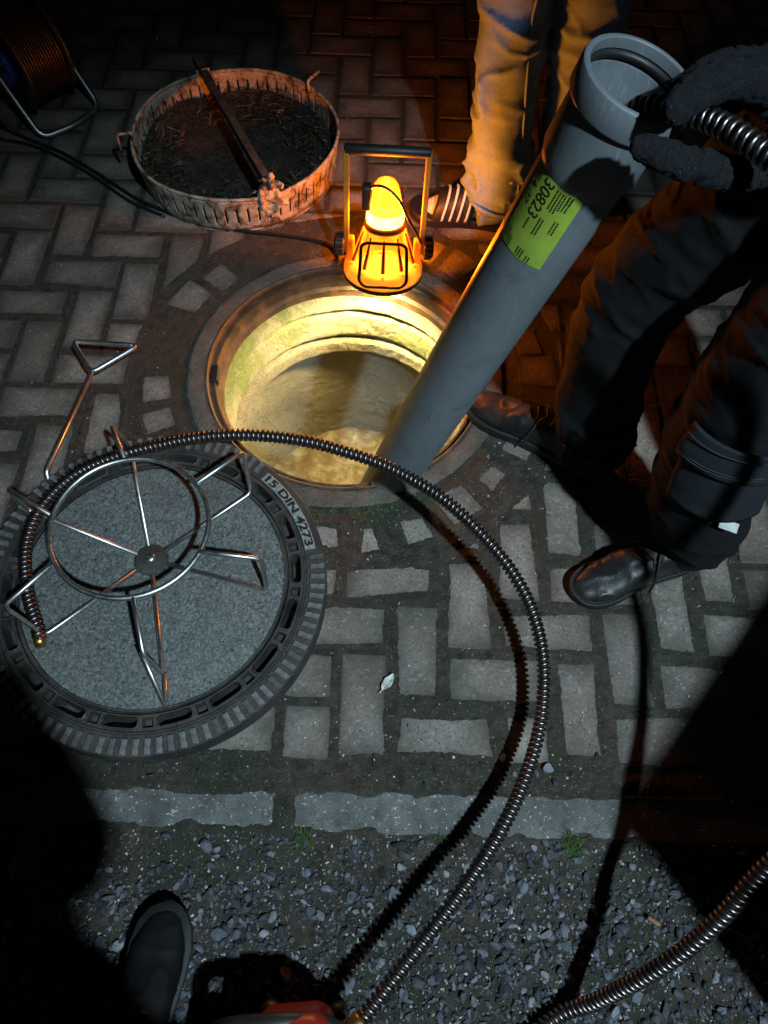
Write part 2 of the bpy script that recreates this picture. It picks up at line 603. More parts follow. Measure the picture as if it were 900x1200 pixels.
M['jacket'] = fabric("black_jacket", (.012, .012, .013), (.020, .020, .022), 800)
M['sock'] = fabric("white_sock", (.62, .62, .60), (.70, .70, .68), 600)
M['stripe'] = plain("white_stripe", (.66, .66, .64), .55)
M['thread'] = fabric("grey_thread", (.04, .04, .042), (.05, .05, .052), 600)
M['skin'] = plain("skin", (.45, .27, .19), .55, 60)
M['hair'] = plain("dark_hair", (.03, .02, .014), .6, 120, .003)
M['sole_grey'] = plain("worn_sole", (.016, .016, .0155), .7)
M['shoe_dark'] = plain("dark_shoe", (.0025, .0025, .0028), .75, 60, .001, .25)
M['lace'] = plain("black_lace", (.022, .021, .020), .6)
M['paper'] = plain("white_paper", (.55, .55, .53), .7)
t = NT("leather"); n1 = t.noise(18, 4); n2 = t.noise(260, 3)
t.color(t.mix(t.fr(n1, .4, .7), (.012, .011, .011), (.026, .024, .022))); t.rough(t.fr(n1, .3, .7, .32, .52)); t.spec(.45); t.bump(t.math('ADD', t.math('MULTIPLY', n2, .5), n1), .0016, .6)
M['leather'] = t.m
t = NT("fuzzy_glove"); n1 = t.noise(420, 4, .8); n2 = t.noise(55, 4); n3 = t.noise(300, 1, .3)
c = t.ramp(n1, [(.35, (.004, .0045, .0055)), (.6, (.016, .0175, .021)), (.78, (.050, .053, .060))])
c = t.mix(t.fr(n3, .76, .82), c, (.11, .11, .12))
t.color(c); t.rough(.95); t.spec(.2); t.bump(t.math('ADD', n1, n2), .004, 1.)
M['glove'] = t.m
# dry leaf, pale leaf, grass
t = NT("dry_leaf"); n1 = t.noise(30, 5); t.color(t.ramp(n1, [(.3, (.10, .045, .016)), (.7, (.22, .12, .05))])); t.rough(.6); t.bump(t.noise(90, 3), .002)
M['dry_leaf'] = t.m
t = NT("pale_leaf"); n1 = t.noise(60, 5); t.color(t.ramp(n1, [(.3, (.30, .30, .25)), (.6, (.58, .60, .55))])); t.rough(.5); t.bump(t.noise(140, 3), .002)
M['pale_leaf'] = t.m
t = NT("grass"); g = t.n("ShaderNodeNewGeometry")
t.color(t.ramp(g.outputs["Random Per Island"], [(0, (.025, .06, .012)), (1, (.075, .14, .03))])); t.rough(.6)
M['grass'] = t.m

# amber lamp plastic (lets the lamp inside shine through)
def amber(name, em, strength, trans, tc=(1., .42, .05)):
    m = bpy.data.materials.new(name); m.use_nodes = True
    nt = m.node_tree; nt.nodes.clear()
    out = nt.nodes.new("ShaderNodeOutputMaterial")
    e = nt.nodes.new("ShaderNodeEmission"); e.inputs[0].default_value = (*em, 1)
    tx = nt.nodes.new("ShaderNodeTexCoord"); no = nt.nodes.new("ShaderNodeTexNoise"); no.inputs["Scale"].default_value = 38
    mr = nt.nodes.new("ShaderNodeMapRange"); mr.inputs[1].default_value = .3; mr.inputs[2].default_value = .7; mr.inputs[3].default_value = strength * .45; mr.inputs[4].default_value = strength * 1.5
    nt.links.new(tx.outputs["Object"], no.inputs[0]); nt.links.new(no.outputs[0], mr.inputs[0]); nt.links.new(mr.outputs[0], e.inputs[1])
    tr = nt.nodes.new("ShaderNodeBsdfTransparent"); tr.inputs[0].default_value = (*tc, 1)
    gl = nt.nodes.new("ShaderNodeBsdfPrincipled"); gl.inputs["Base Color"].default_value = (.60, .20, .015, 1); gl.inputs["Roughness"].default_value = .35
    m1 = nt.nodes.new("ShaderNodeMixShader"); m1.inputs[0].default_value = trans
    ad = nt.nodes.new("ShaderNodeAddShader")
    nt.links.new(gl.outputs[0], m1.inputs[1]); nt.links.new(tr.outputs[0], m1.inputs[2])
    nt.links.new(m1.outputs[0], ad.inputs[0]); nt.links.new(e.outputs[0], ad.inputs[1]); nt.links.new(ad.outputs[0], out.inputs[0])
    return m
M['amber_hot'] = amber("amber_lamp_glow", (1., .36, .02), .72, .55)
M['amber_white'] = amber("amber_lamp_hot_ring", (1., .68, .16), 4.2, .5)
M['amber_cone'] = amber("amber_reflector_cone", (1., .34, .012), .95, .35)
M['amber_bezel'] = amber("amber_bezel", (1., .22, .006), .42, .12)
M['orange_bracket'] = plain("orange_bracket", (.50, .20, .025), .42, 50)
M['amber_rib'] = plain("amber_rib", (.35, .09, .01), .5)
def emit(name, c, s):
    m = bpy.data.materials.new(name); m.use_nodes = True
    nt = m.node_tree; nt.nodes.clear()
    out = nt.nodes.new("ShaderNodeOutputMaterial"); e = nt.nodes.new("ShaderNodeEmission")
    e.inputs[0].default_value = (*c, 1); e.inputs[1].default_value = s
    nt.links.new(e.outputs[0], out.inputs[0])
    return m
M['bulb'] = emit("lamp_bulb", (1., .62, .15), 5.)
M['lens'] = emit("lamp_lens", (1., .86, .55), 6.)
M['flood_lens'] = emit("floodlight_lens", (.8, .9, 1.), 8.)

# ================================================================== SETTING
HC = np.array([-.105, 1.160])            # manhole centre
# ground sheet out to the horizon, open over the shaft
v, f = lathe([(.40, -.03), (2.6, -.03), (8, -.035), (30, -.05), (120, -.1)], 96, (HC[0], HC[1], 0))
g = obj("ground", (v, [q[::-1] for q in f]), M['soil']); tag(g, kind="structure")

# ---- pavers: 90 degree herringbone, cut round the manhole
PA = .1065
X0, Y0 = -.084, .229
def clip(poly, n, d):
    """keep points with n.p >= d"""
    out = []
    for i in range(len(poly)):
        a, b = poly[i], poly[(i + 1) % len(poly)]
        da, db = a @ n - d, b @ n - d
        if da >= 0: out.append(a)
        if da * db < 0: out.append(a + (b - a) * (da / (da - db)))
    return out
pavers = []
for i in range(-19, 24):
    for j in range(-3, 34):
        s = (i - j) % 4
        if s == 0: w, h = 2, 1
        elif s == 3: w, h = 1, 2
        else: continue
        # brick of the anchor is vertical at cell (3,0)
        x = X0 + (i - 3) * PA; y = Y0 + j * PA
        gp = .0045
        jx, jy = random.uniform(-.0018, .0018), random.uniform(-.0018, .0018)
        poly = [np.array(q) for q in ((x + gp, y + gp), (x + w * PA - gp, y + gp), (x + w * PA - gp, y + h * PA - gp), (x + gp, y + h * PA - gp))]
        cx, cy = x + w * PA / 2, y + h * PA / 2
        ra = random.uniform(-.014, .014)
        poly = [np.array([cx + jx + (q[0] - cx) * math.cos(ra) - (q[1] - cy) * math.sin(ra), cy + jy + (q[0] - cx) * math.sin(ra) + (q[1] - cy) * math.cos(ra)]) for q in poly]
        poly = clip(poly, np.array([0, 1.]), .222)
        if len(poly) < 3: continue
        c0 = np.mean(poly, 0)
        d = c0 - HC
        rr = np.linalg.norm(d)
        if rr < .40: continue
        if min(np.linalg.norm(q - HC) for q in poly) < .535 or rr < .6:
            poly = clip(poly, d / rr, HC @ (d / rr) + .535)
            if len(poly) < 3: continue
        P_ = np.array(poly)
        ar = .5 * abs(np.sum(P_[:, 0] * np.roll(P_[:, 1], -1) - P_[:, 1] * np.roll(P_[:, 0], -1)))
        if ar < .0018: continue
        pavers.append(P_)
# ring of small cut stones around the manhole frame
a = 0.1
while a < 2 * math.pi + .02:
    wd = random.uniform(.19, .27)
    r1, r2 = .416 + random.uniform(0, .02), .526 - random.uniform(0, .03)
    if random.random() > .34:
        g_ = random.uniform(.012, .03)
        pts = []
        for (rr, t_) in ((r1, a + g_), (r2, a + g_ * .8), (r2, a + wd - g_ * .8), (r1, a + wd - g_)):
            pts.append(HC + np.array([math.cos(t_), math.sin(t_)]) * (rr + random.uniform(-.006, .006)))
        pavers.append(np.array(pts))
    a += wd

def ccw(P_):
    s = np.sum(P_[:, 0] * np.roll(P_[:, 1], -1) - P_[:, 1] * np.roll(P_[:, 0], -1))
    return P_ if s > 0 else P_[::-1]
pavers = [ccw(p) for p in pavers]

def project(p):
    d = Vector((p[0], p[1], 0)) - Vector((0, 0, CAM_H))
    z = d.dot(fw)
    return 450 + 860 * d.dot(rt) / z, 600 - 860 * d.dot(up) / z
def paver_geo(P_, c0, zt, tx, ty):
    """slab with chamfered, slightly uneven arrises"""
    n = len(P_)
    def inset(d):
        out = []
        for k in range(n):
            a_, b_, c_ = P_[k - 1], P_[k], P_[(k + 1) % n]
            e1 = (b_ - a_) / np.linalg.norm(b_ - a_); e2 = (c_ - b_) / np.linalg.norm(c_ - b_)
            n1 = np.array([-e1[1], e1[0]]); n2 = np.array([-e2[1], e2[0]])
            m = n1 + n2
            out.append(b_ + m * d / max(.35, (m @ n1)))
        return np.array(out)
    V, F = [], []
    for d, z in ((0, -.06), (0, -.006), (.0022, -.0018), (.0055, 0)):
        q = inset(d) if d else P_
        for k in range(n):
            p = q[k] - c0
            V.append((p[0], p[1], z + (zt + p[0] * tx + p[1] * ty if z > -.05 else 0)))
    for l in range(3):
        for k in range(n):
            m = (k + 1) % n
            F.append((l * n + k, l * n + m, (l + 1) * n + m, (l + 1) * n + k))
    F.append(tuple(3 * n + k for k in range(n)))
    return np.array(V), F
pav = bpy.data.objects.new("pavement", None); COL.objects.link(pav); tag(pav, kind="structure")
pav["label"] = "grey block paving laid in herringbone"
vis, rest = [], []
for P_ in pavers:
    x, y = project(P_.mean(0))
    (vis if (-60 < x < 960 and -50 < y < 1250) else rest).append(P_)
vis.sort(key=lambda p: p.mean(0)[1])
if len(vis) > 295:
    rest += vis[295:]; vis = vis[:295]
for P_ in vis:
    c0 = P_.mean(0)
    zt, tx, ty = random.gauss(0, .0012), random.gauss(0, .008), random.gauss(0, .008)
    V, F = paver_geo(P_, c0, zt, tx, ty)
    o = obj("paver", (V, F), M['paver'], pav, smooth=False, local=True)
    o.location = (c0[0], c0[1], 0)
parts = []
for P_ in rest:
    V, F = paver_geo(P_, P_.mean(0), 0, 0, 0)
    parts.append((V + np.array([*P_.mean(0), 0]), F))
o = obj("paver_field", join(*parts), M['paver'], pav, smooth=False); tag(o, kind="stuff")

# ---- flush kerb stones along the edge of the paving
kerb = bpy.data.objects.new("kerb", None); COL.objects.link(kerb); tag(kerb, kind="structure")
KY0, KY1 = .098, .178
xs = [-2.17, -1.17, -.167, .77, 1.77]
kpolys = []
for a_, b_ in zip(xs[:-1], xs[1:]):
    P_ = np.array([(a_ + .006, KY0), (b_ - .006, KY0), (b_ - .006, KY1), (a_ + .006, KY1)])
    kpolys.append(P_)
    V, F = paver_geo(P_, P_.mean(0), .003, 0, 0)
    o = obj("kerb_stone", (V, F), M['kerb'], kerb, smooth=False, local=True)
    o.location = (*P_.mean(0), 0)

# ---- dirt swept into and over the joints (height field between and over the blocks)
gx = np.concatenate([np.arange(-1.62, -1., .010), np.arange(-1., .95, .004), np.arange(.95, 1.62, .010)]); gy = np.concatenate([np.arange(-.62, -.3, .010), np.arange(-.3, 1.45, .004), np.arange(1.45, 3.3, .008)])
GX, GY = np.meshgrid(gx, gy, indexing='ij')
D = np.full(GX.shape, -1.)
for P_ in pavers + kpolys:
    lo = np.searchsorted(gx, P_[:, 0].min() - .002), np.searchsorted(gy, P_[:, 1].min() - .002)
    hi = np.searchsorted(gx, P_[:, 0].max() + .002), np.searchsorted(gy, P_[:, 1].max() + .002)
    if lo[0] >= hi[0] or lo[1] >= hi[1]: continue
    sx, sy = GX[lo[0]:hi[0], lo[1]:hi[1]], GY[lo[0]:hi[0], lo[1]:hi[1]]
    d = np.full(sx.shape, 9.)
    for k in range(len(P_)):
        a_, b_ = P_[k], P_[(k + 1) % len(P_)]
        e = (b_ - a_) / np.linalg.norm(b_ - a_)
        d = np.minimum(d, -(sx - a_[0]) * e[1] + (sy - a_[1]) * e[0])
    D[lo[0]:hi[0], lo[1]:hi[1]] = np.maximum(D[lo[0]:hi[0], lo[1]:hi[1]], d)
pts = np.stack([GX.ravel(), GY.ravel(), np.zeros(GX.size)], 1)
n1 = fbm(pts, 4.0, 11, 3).reshape(GX.shape)
n2 = fbm(pts, 22., 21, 3).reshape(GX.shape)
n3 = noise3(pts, 90., 31).reshape(GX.shape)
n4 = (noise3(pts, 170., 33) + noise3(pts, 240., 34)).reshape(GX.shape)
din = np.clip(D, 0, .06)
def bump2(cx, cy, rx, ry): return np.exp(-((GX - cx) / rx) ** 2 - ((GY - cy) / ry) ** 2)
bury = (.0042 * bump2(.14, .60, .20, .17) + .0032 * bump2(.16, .33, .16, .10) + .004 * bump2(.02, .74, .22, .06) - .003 * bump2(-.1, .33, .1, .14)
        + .0025 * bump2(-.68, 1.05, .25, .25) + .003 * bump2(-.30, 1.55, .3, .14) + .003 * bump2(.35, 1.45, .25, .2))
far = np.clip((GY - 1.6) / .5, 0, 1)
near = 1 / (1 + np.exp((GY - 1.0) / .12))
Z = (-.0007 + .0031 * near + .0030 * n1 + .0011 * n2 + .0005 * n3 + .0004 * n4 + .75 * bury) * (1 - .55 * far) - .0012 * far
Z = np.where(D > 0, Z - din * (.27 + .22 * far), Z - .0022 + .0012 * n3)
# strip beside the kerb and the open gravel bed
kz = np.where((GY > KY0) & (GY < KY1), .0048 + .003 * n2 + .002 * n1, 0)
Z = Z + kz
grav = 1 / (1 + np.exp((GY - .075) / .012))
Z = Z - grav * (.012 - .004 * n1 - .004 * n2)
strip = np.exp(-((GY - .2) / .018) ** 2)
Z = Z + strip * .003
# sink the field where it goes below the blocks so it never shows as a skin
RR = np.hypot(GX - HC[0], GY - HC[1])
ring = np.exp(-((RR - .405) / .014) ** 2)
Z = Z + ring * (-.004 + .004 * n1)
Z = np.where(RR < .398, np.minimum(Z, -.001 + .003 * n2), Z)
keep = RR > .386
idx = np.full(GX.shape, -1)
idx[keep] = np.arange(keep.sum())
V = np.stack([GX[keep], GY[keep], Z[keep]], 1)
q = np.stack([idx[:-1, :-1], idx[1:, :-1], idx[1:, 1:], idx[:-1, 1:]], -1).reshape(-1, 4)
q = q[(q >= 0).all(1)]
me = bpy.data.meshes.new("joint_dirt")
me.vertices.add(len(V)); me.vertices.foreach_set("co", V.ravel())
me.loops.add(q.size); me.loops.foreach_set("vertex_index", q.ravel())
me.polygons.add(len(q)); me.polygons.foreach_set("loop_start", np.arange(0, q.size, 4)); me.polygons.foreach_set("loop_total", np.full(len(q), 4))
me.polygons.foreach_set("use_smooth", np.ones(len(q), bool))
me.update(calc_edges=True)
o = obj("joint_dirt", me, M['dirt']); tag(o, "dark wet dirt and moss lying in the paving joints", "dirt", kind="stuff")
def zdirt(x, y):
    i = min(int(np.searchsorted(gx, x)), len(gx) - 1); j = min(int(np.searchsorted(gy, y)), len(gy) - 1)
    return Z[i, j], D[i, j]

# ---- gravel bed in the foreground
def ico(sub=1):
    bm = bmesh.new(); bmesh.ops.create_icosphere(bm, subdivisions=sub, radius=1)
    v = np.array([x.co[:] for x in bm.verts]); f = [tuple(q.index for q in p.verts) for p in bm.faces]; bm.free()
    return v, f
IV, IF = ico(2); SV, SF = ico(1)
def scatter(name, spots, base, mat, ang=.35):
    bv, bf = base
    n = len(bv); V = np.zeros((len(spots) * n, 3)); F = np.zeros((len(spots) * len(bf), 3), int); bfa = np.array(bf)
    for k, (x, y, z, r) in enumerate(spots):
        s = np.array([rng.uniform(.8, 1.5), rng.uniform(.55, 1.0), rng.uniform(.4, .8)]) * r
        # chop with a few random planes for broken-stone facets
        w = bv.copy()
        for _ in range(8):
            nn = rng.normal(size=3); nn /= np.linalg.norm(nn); dd = rng.uniform(.38, .8)
            ex = np.clip(w @ nn - dd, 0, None)
            w = w - ex[:, None] * nn
        w = w * s
        e = Matrix.Rotation(rng.uniform(0, 6.28), 3, 'Z') @ Matrix.Rotation(rng.normal() * ang, 3, 'X') @ Matrix.Rotation(rng.normal() * ang, 3, 'Y')
        w = w @ np.array(e).T + np.array([x, y, z])
        V[k * n:(k + 1) * n] = w; F[k * len(bf):(k + 1) * len(bf)] = bfa + k * n
    return obj(name, (V, F), mat, smooth=False)
spots = []
big_spots = []
for k in range(15000):
    x, y = rng.uniform(-1.0, 1.0), rng.uniform(-.42, .094)
    r = float(np.clip(rng.lognormal(math.log(.0050), .42), .0025, .016))
    dens = .5 + .5 * noise3(np.array([[x, y, 0]]), 5., 41)[0]
    if y > .035 and rng.random() > .30 + .35 * dens: continue
    if rng.random() > .50 + .6 * dens: continue
    if x < -.2 and y > .02 and rng.random() < .5: continue
    z, _ = zdirt(x, y)
    (big_spots if r > .0062 else spots).append((x, y, z + r * .25, r))
small_spots, spots = spots, big_spots
# a few loose stones on the kerb and the blocks beside it
for (x, y, r) in [(.30, .215, .011), (.325, .225, .013), (.335, .20, .010), (.37, .215, .008), (.24, .24, .009), (.42, .25, .008), (.09, .19, .006), (-.33, .2, .007), (-.42, .19, .009), (.26, .21, .007)]:
    spots.append((x, y, zdirt(x, y)[0] + r * .4, r))
o = scatter("gravel", small_spots, (SV, SF), M['gravel'], .6); tag(o, "fine grey gravel chips between the larger stones below the kerb", "gravel", kind="stuff")
o = scatter("gravel", spots, (IV, IF), M['gravel'], .5); tag(o, "loose grey crushed gravel spread below the kerb", "gravel", kind="stuff")
spots = []
for k in range(5200):
    x, y = rng.uniform(-1.2, 1.25), rng.uniform(.05, 2.7)
    if math.hypot(x - HC[0], y - HC[1]) < .4: continue
    r = float(np.clip(rng.lognormal(math.log(.0011), .5), .0006, .004))
    z, d = zdirt(x, y)
    spots.append((x, y, max(z, 0.0005 if d > .005 else -1) + r * .3, r))
for k in range(5000):
    x, y = rng.uniform(-.8, .8), rng.uniform(.1, 1.0)
    if math.hypot(x - HC[0], y - HC[1]) < .4: continue
    r = float(np.clip(rng.lognormal(math.log(.0011), .5), .0006, .0035))
    z, d = zdirt(x, y)
    spots.append((x, y, max(z, 0.0005 if d > .005 else -1) + r * .3, r))
for k in range(6500):
    x, y = rng.uniform(-.9, .95), rng.uniform(-.35, .10)
    r = float(np.clip(rng.lognormal(math.log(.0022), .4), .001, .004))
    spots.append((x, y, zdirt(x, y)[0] + r * .3, r))
o = scatter("grit", spots, (SV, SF), M['grit']); tag(o, "fine pale grit scattered over paving and gravel", "grit", kind="stuff")

# ---- grass and moss tufts
def blades(name, tufts, label):
    V, F = [], []
    for (x, y, n, h, sprd) in tufts:
        for k in range(n):
            a_ = rng.uniform(0, 6.28); b0 = rng.random() ** .5 * sprd
            px, py = x + math.cos(a_) * b0, y + math.sin(a_) * b0
            pz = zdirt(px, py)[0] - .002
            a2 = rng.uniform(0, 6.28); L = h * rng.uniform(.5, 1.2); w = .0011 * rng.uniform(.7, 1.4)
            d = np.array([math.cos(a2), math.sin(a2), 0]); s = np.array([-d[1], d[0], 0]) * w
            p0 = np.array([px, py, pz]); lean = rng.uniform(.3, 1.1)
            i = len(V)
            for t_ in (0, .5, 1):
                c_ = p0 + d * L * lean * t_ * t_ + np.array([0, 0, L * (t_ - .45 * lean * t_ * t_)])
                ww = s * (1 - .85 * t_)
                V += [c_ - ww, c_ + ww]
            F += [(i, i + 1, i + 3, i + 2), (i + 2, i + 3, i + 5, i + 4)]
    o = obj(name, (np.array(V), F), M['grass']); tag(o, label, "grass", kind="stuff")
tf = [(.357, .093, 90, .03, .016), (-.128, .085, 60, .02, .018), (.12, .09, 30, .018, .014)]
for k in range(60):
    a_ = rng.uniform(-1.75, -1.0); r_ = rng.uniform(.398, .425)
    tf.append((HC[0] + math.cos(a_) * r_, HC[1] + math.sin(a_) * r_, int(rng.integers(4, 12)), .009, .012))
for k in range(40):
    x, y = rng.uniform(-.5, .5), rng.uniform(.18, .23)
    tf.append((x, y, 4, .006, .01))
for (x, y) in [(.33, .93), (.36, .86), (.25, .80), (.40, .80), (.46, .76), (.37, .70)]:
    tf.append((x, y, 16, .008, .02))
blades("grass_tufts", tf, "small green grass and moss tufts in the joints")

# ================================================================== MANHOLE
mh = thing("manhole", "open round manhole shaft lit yellow inside by the orange lamp", "manhole", (HC[0], HC[1], 0))
def rough_lathe(prof, n, amp, fq, seed, sub=4):
    P_ = []
    for a_, b_ in zip(prof[:-1], prof[1:]):
        m = max(1, int(math.hypot(b_[0] - a_[0], b_[1] - a_[1]) / .006))
        for k in range(m): P_.append((a_[0] + (b_[0] - a_[0]) * k / m, a_[1] + (b_[1] - a_[1]) * k / m))
    P_.append(prof[-1])
    v, f = lathe(P_, n, (HC[0], HC[1], 0))
    d = v[:, :2] - HC; r = np.linalg.norm(d, axis=1)[:, None]
    k = (fbm(v, fq, seed, 3) + (.55 * noise3(v, fq * 4.2, seed + 3) if amp > .002 else 0))[:, None] * amp
    v[:, :2] += d / r * k
    v[:, 2] += fbm(v + 7, fq, seed + 5, 3) * amp * .7
    return v, f
obj("concrete_collar", rough_lathe([(.392, -.05), (.392, -.004), (.388, .001), (.360, .003), (.347, .002), (.347, -.05)], 260, .0042, 42, 3), M['collar'], mh)
o = obj("iron_frame", rough_lathe([(.347, -.06), (.347, .004), (.342, .005), (.339, .001), (.338, -.018), (.330, -.020), (.329, -.012), (.324, -.012), (.322, -.045), (.312, -.05), (.312, -.07)], 200, .0008, 40, 5), M['iron_rust'], mh); sharp(o, 40)
# black lock recess at the left of the frame and the iron lug at the near edge
def lug(name, az, w, r1, r2, z1, z2, mat):
    c_ = HC + np.array([math.cos(az), math.sin(az)]) * (r1 + r2) / 2
    vf = box((0, 0, 0), (r2 - r1, w, z2 - z1), 0, .003)
    v, f = vf
    R_ = np.array(Matrix.Rotation(az, 3, 'Z'))
    return obj(name, (v @ R_.T + np.array([c_[0], c_[1], (z1 + z2) / 2]), f), mat, mh, smooth=False)
lug("lock_recess", math.radians(183), .05, .318, .336, -.032, -.008, M['black_rubber'])
lug("frame_lug", math.radians(-71), .075, .328, .3385, -.02, .0055, M['iron_rust'])
obj("shaft_ring", rough_lathe([(.35, -.055), (.317, -.06), (.314, -.075), (.312, -.128), (.318, -.134), (.34, -.135)], 480, .0024, 26, 51), M['algae'], mh)
obj("shaft_ring", rough_lathe([(.345, -.140), (.320, -.142), (.311, -.150), (.308, -.225), (.314, -.236), (.345, -.237)], 480, .0024, 24, 61), M['algae'], mh)
obj("shaft_ring", rough_lathe([(.345, -.240), (.312, -.243), (.300, -.250), (.299, -.290), (.306, -.300), (.345, -.301)], 480, .0022, 28, 71), M['shaft'], mh)
obj("shaft_wall", rough_lathe([(.35, -.300), (.325, -.304), (.322, -.34), (.322, -.80)], 440, .0024, 14, 81), M['shaft'], mh)
obj("shaft_backing", lathe([(.36, -.05), (.36, -.32)], 96, (HC[0], HC[1], 0)), M['shaft'], mh)
v, f = bend_grid(lambda a_, b_: (HC[0] + (a_ - .5) * .68, HC[1] + (b_ - .5) * .68, -.74), 60, 60)
v[:, 2] += fbm(v, 9, 91, 4) * .035 + np.clip(.03 - np.hypot(v[:, 0] - HC[0] - .02, v[:, 1] - HC[1] + .02) * .0, 0, 1) * 0
obj("shaft_floor", (v, f), M['pitfloor'], mh)

# ================================================================== MANHOLE COVER (lying beside the hole)
CC = Vector((-.453, .545, 0.0))
cov = thing("manhole_cover", "round concrete filled cast iron manhole cover lying on the paving", "manhole cover", CC)
cov.location = (CC.x, CC.y, .0)
CT = .088          # top of the cover
cov.rotation_euler = (0, math.radians(2.2), 0)
cov.location.z = .012
RO, RI = .338, .262
NTh = 1008
rad = np.array([.2555, .2575, .2600, .2615, .2640, .2655, .2665, .2680, .2700, .2730, .2770, .2810, .2850, .2875, .2890, .2905, .2925, .2940, .2955, .2990, .300, .3015, .3050, .3120, .3200, .3280, .3335, .3360, .3380])
th = np.linspace(0, 2 * np.pi, NTh, endpoint=False)
RG, TG = np.meshgrid(rad, th)
def cov_h(r, a_):
    z = np.full(r.shape, CT)
    z = np.where(r < .259, CT + .000, z)                       # raised lip by the concrete
    z = np.where((r > .2605) & (r < .2655), CT - .010, z)      # thin groove
    z = np.where((r >= .2655) & (r <= .2945), CT - .001, z)    # slot ring
    per = 2 * np.pi / 18
    p = np.mod(a_, per) / per
    # long oval slots
    rs = np.abs(r - .280) / .0085
    s = np.abs(p - .36) * per * .280
    half = .030 - .0085
    slot = (np.maximum(s - half, 0) / .0085) ** 2 + rs ** 2 < 1.0
    z = np.where(slot, CT - .045, z)
    sq = (np.abs(p - .86) * per * .280 < .0085) & (np.abs(r - .280) < .0085)
    z = np.where(sq, CT - .016, z)
    edge = ((np.maximum(s - half, 0) / .0115) ** 2 + (np.abs(r - .280) / .0115) ** 2 < 1.0) & ~slot
    z = np.where(edge, CT + .0015, z)
    z = np.where((r > .2945) & (r < .3000), CT - .009, z)      # groove
    z = np.where(r >= .3000, CT - .005, z)                     # bed of the toothed band
    z = np.where(r > .337, CT - .007, z)
    return z
ZG = cov_h(RG, TG)
nr = len(rad)
V = np.stack([RG * np.cos(TG), RG * np.sin(TG), ZG], -1).reshape(-1, 3)
V[:, 2] += noise3(V, 60, 5) * .0006
F = []
for i in range(NTh):
    j = (i + 1) % NTh
    for k in range(nr - 1):
        F.append((i * nr + k, i * nr + k + 1, j * nr + k + 1, j * nr + k))
o = obj("cast_iron_rim", (V, F), M['iron'], cov, local=True); sharp(o, 30)
v, f = lathe([(.338, CT - .007), (.340, CT - .02), (.340, CT - .055), (.318, CT - .06), (.31, CT - .088), (.0, CT - .088)], 180)
o = obj("cover_flank", (v, f), M['iron'], cov, local=True); sharp(o, 40)
v, f = lathe([(0.0, CT + .002), (.08, CT + .002), (.16, CT + .0015), (.22, CT), (.2545, CT - .003)], 120)
v[:, 2] += fbm(v, 14, 8, 3) * .0012
obj("concrete_infill", (v, f), M['infill'], cov, local=True)
# raised teeth round the edge, left out where the lettered plate sits
NT_ = 96
a0p, a1p = math.radians(15), math.radians(52)
def arc_block(a_, b_, r1, r2, z1, z2, m=2, ch=.0012):
    V, F = [], []
    for k in range(m + 1):
        t_ = a_ + (b_ - a_) * k / m
        for (r, z) in ((r1, z1), (r1, z2 - ch), (r1 + ch, z2), (r2 - ch, z2), (r2, z2 - ch), (r2, z1)):
            V.append((r * math.cos(t_), r * math.sin(t_), z))
    for k in range(m):
        for l in range(5):
            F.append((k * 6 + l, (k + 1) * 6 + l, (k + 1) * 6 + l + 1, k * 6 + l + 1))
    F.append(tuple(range(6))); F.append(tuple(m * 6 + l for l in range(5, -1, -1)))
    return np.array(V), F
tv, tfc = arc_block(-.0158, .0158, .3065, .3362, CT - .006, CT - .0000, 1)
tm = mesh_from("tooth", tv, tfc, False); tm.materials.append(M['tooth'])
for k in range(NT_):
    a_ = 2 * math.pi * k / NT_
    if a0p - .03 < (a_ + math.pi) % (2 * math.pi) - math.pi < a1p + .03: continue
    o = bpy.data.objects.new("tooth", tm); COL.objects.link(o); o.parent = cov; o.rotation_euler = (0, 0, a_ + rng.normal() * .002)
pv, pf = arc_block(a0p, a1p, .3015, .3235, CT - .006, CT - .0012, 24)
plate = obj("letter_plate", (pv, pf), M['plate'], cov, smooth=False, local=True)
plate["label"] = "pale curved plate with raised lettering 15 DIN 4273"

def text_mesh(txt, size, depth=0.0, bold=0.0):
    cu = bpy.data.curves.new("txt", 'FONT')
    cu.body = txt; cu.size = size; cu.extrude = depth; cu.resolution_u = 3; cu.offset = bold
    o = bpy.data.objects.new("txt", cu); COL.objects.link(o)
    dg = bpy.context.evaluated_depsgraph_get()
    me = bpy.data.meshes.new_from_object(o.evaluated_get(dg))
    v = np.array([x.co[:] for x in me.vertices]); f = [tuple(p.vertices) for p in me.polygons]
    bpy.data.objects.remove(o); bpy.data.curves.remove(cu); bpy.data.meshes.remove(me)
    return v, f
v, f = text_mesh("15 DIN 4273", .0235, .0006, .0007)
v[:, 0] -= v[:, 0].min()
L = v[:, 0].max()
arc = (a1p - a0p) * .93
s = arc * .3135 / L
ang = a1p - (a1p - a0p) * .035 - v[:, 0] * s / .3135
r_ = .3045 + v[:, 1]
w = np.stack([r_ * np.cos(ang), r_ * np.sin(ang), CT - .0006 + v[:, 2]], 1)
obj("lettering", (w, f), M['black_rubber'], plate, smooth=False, local=True)

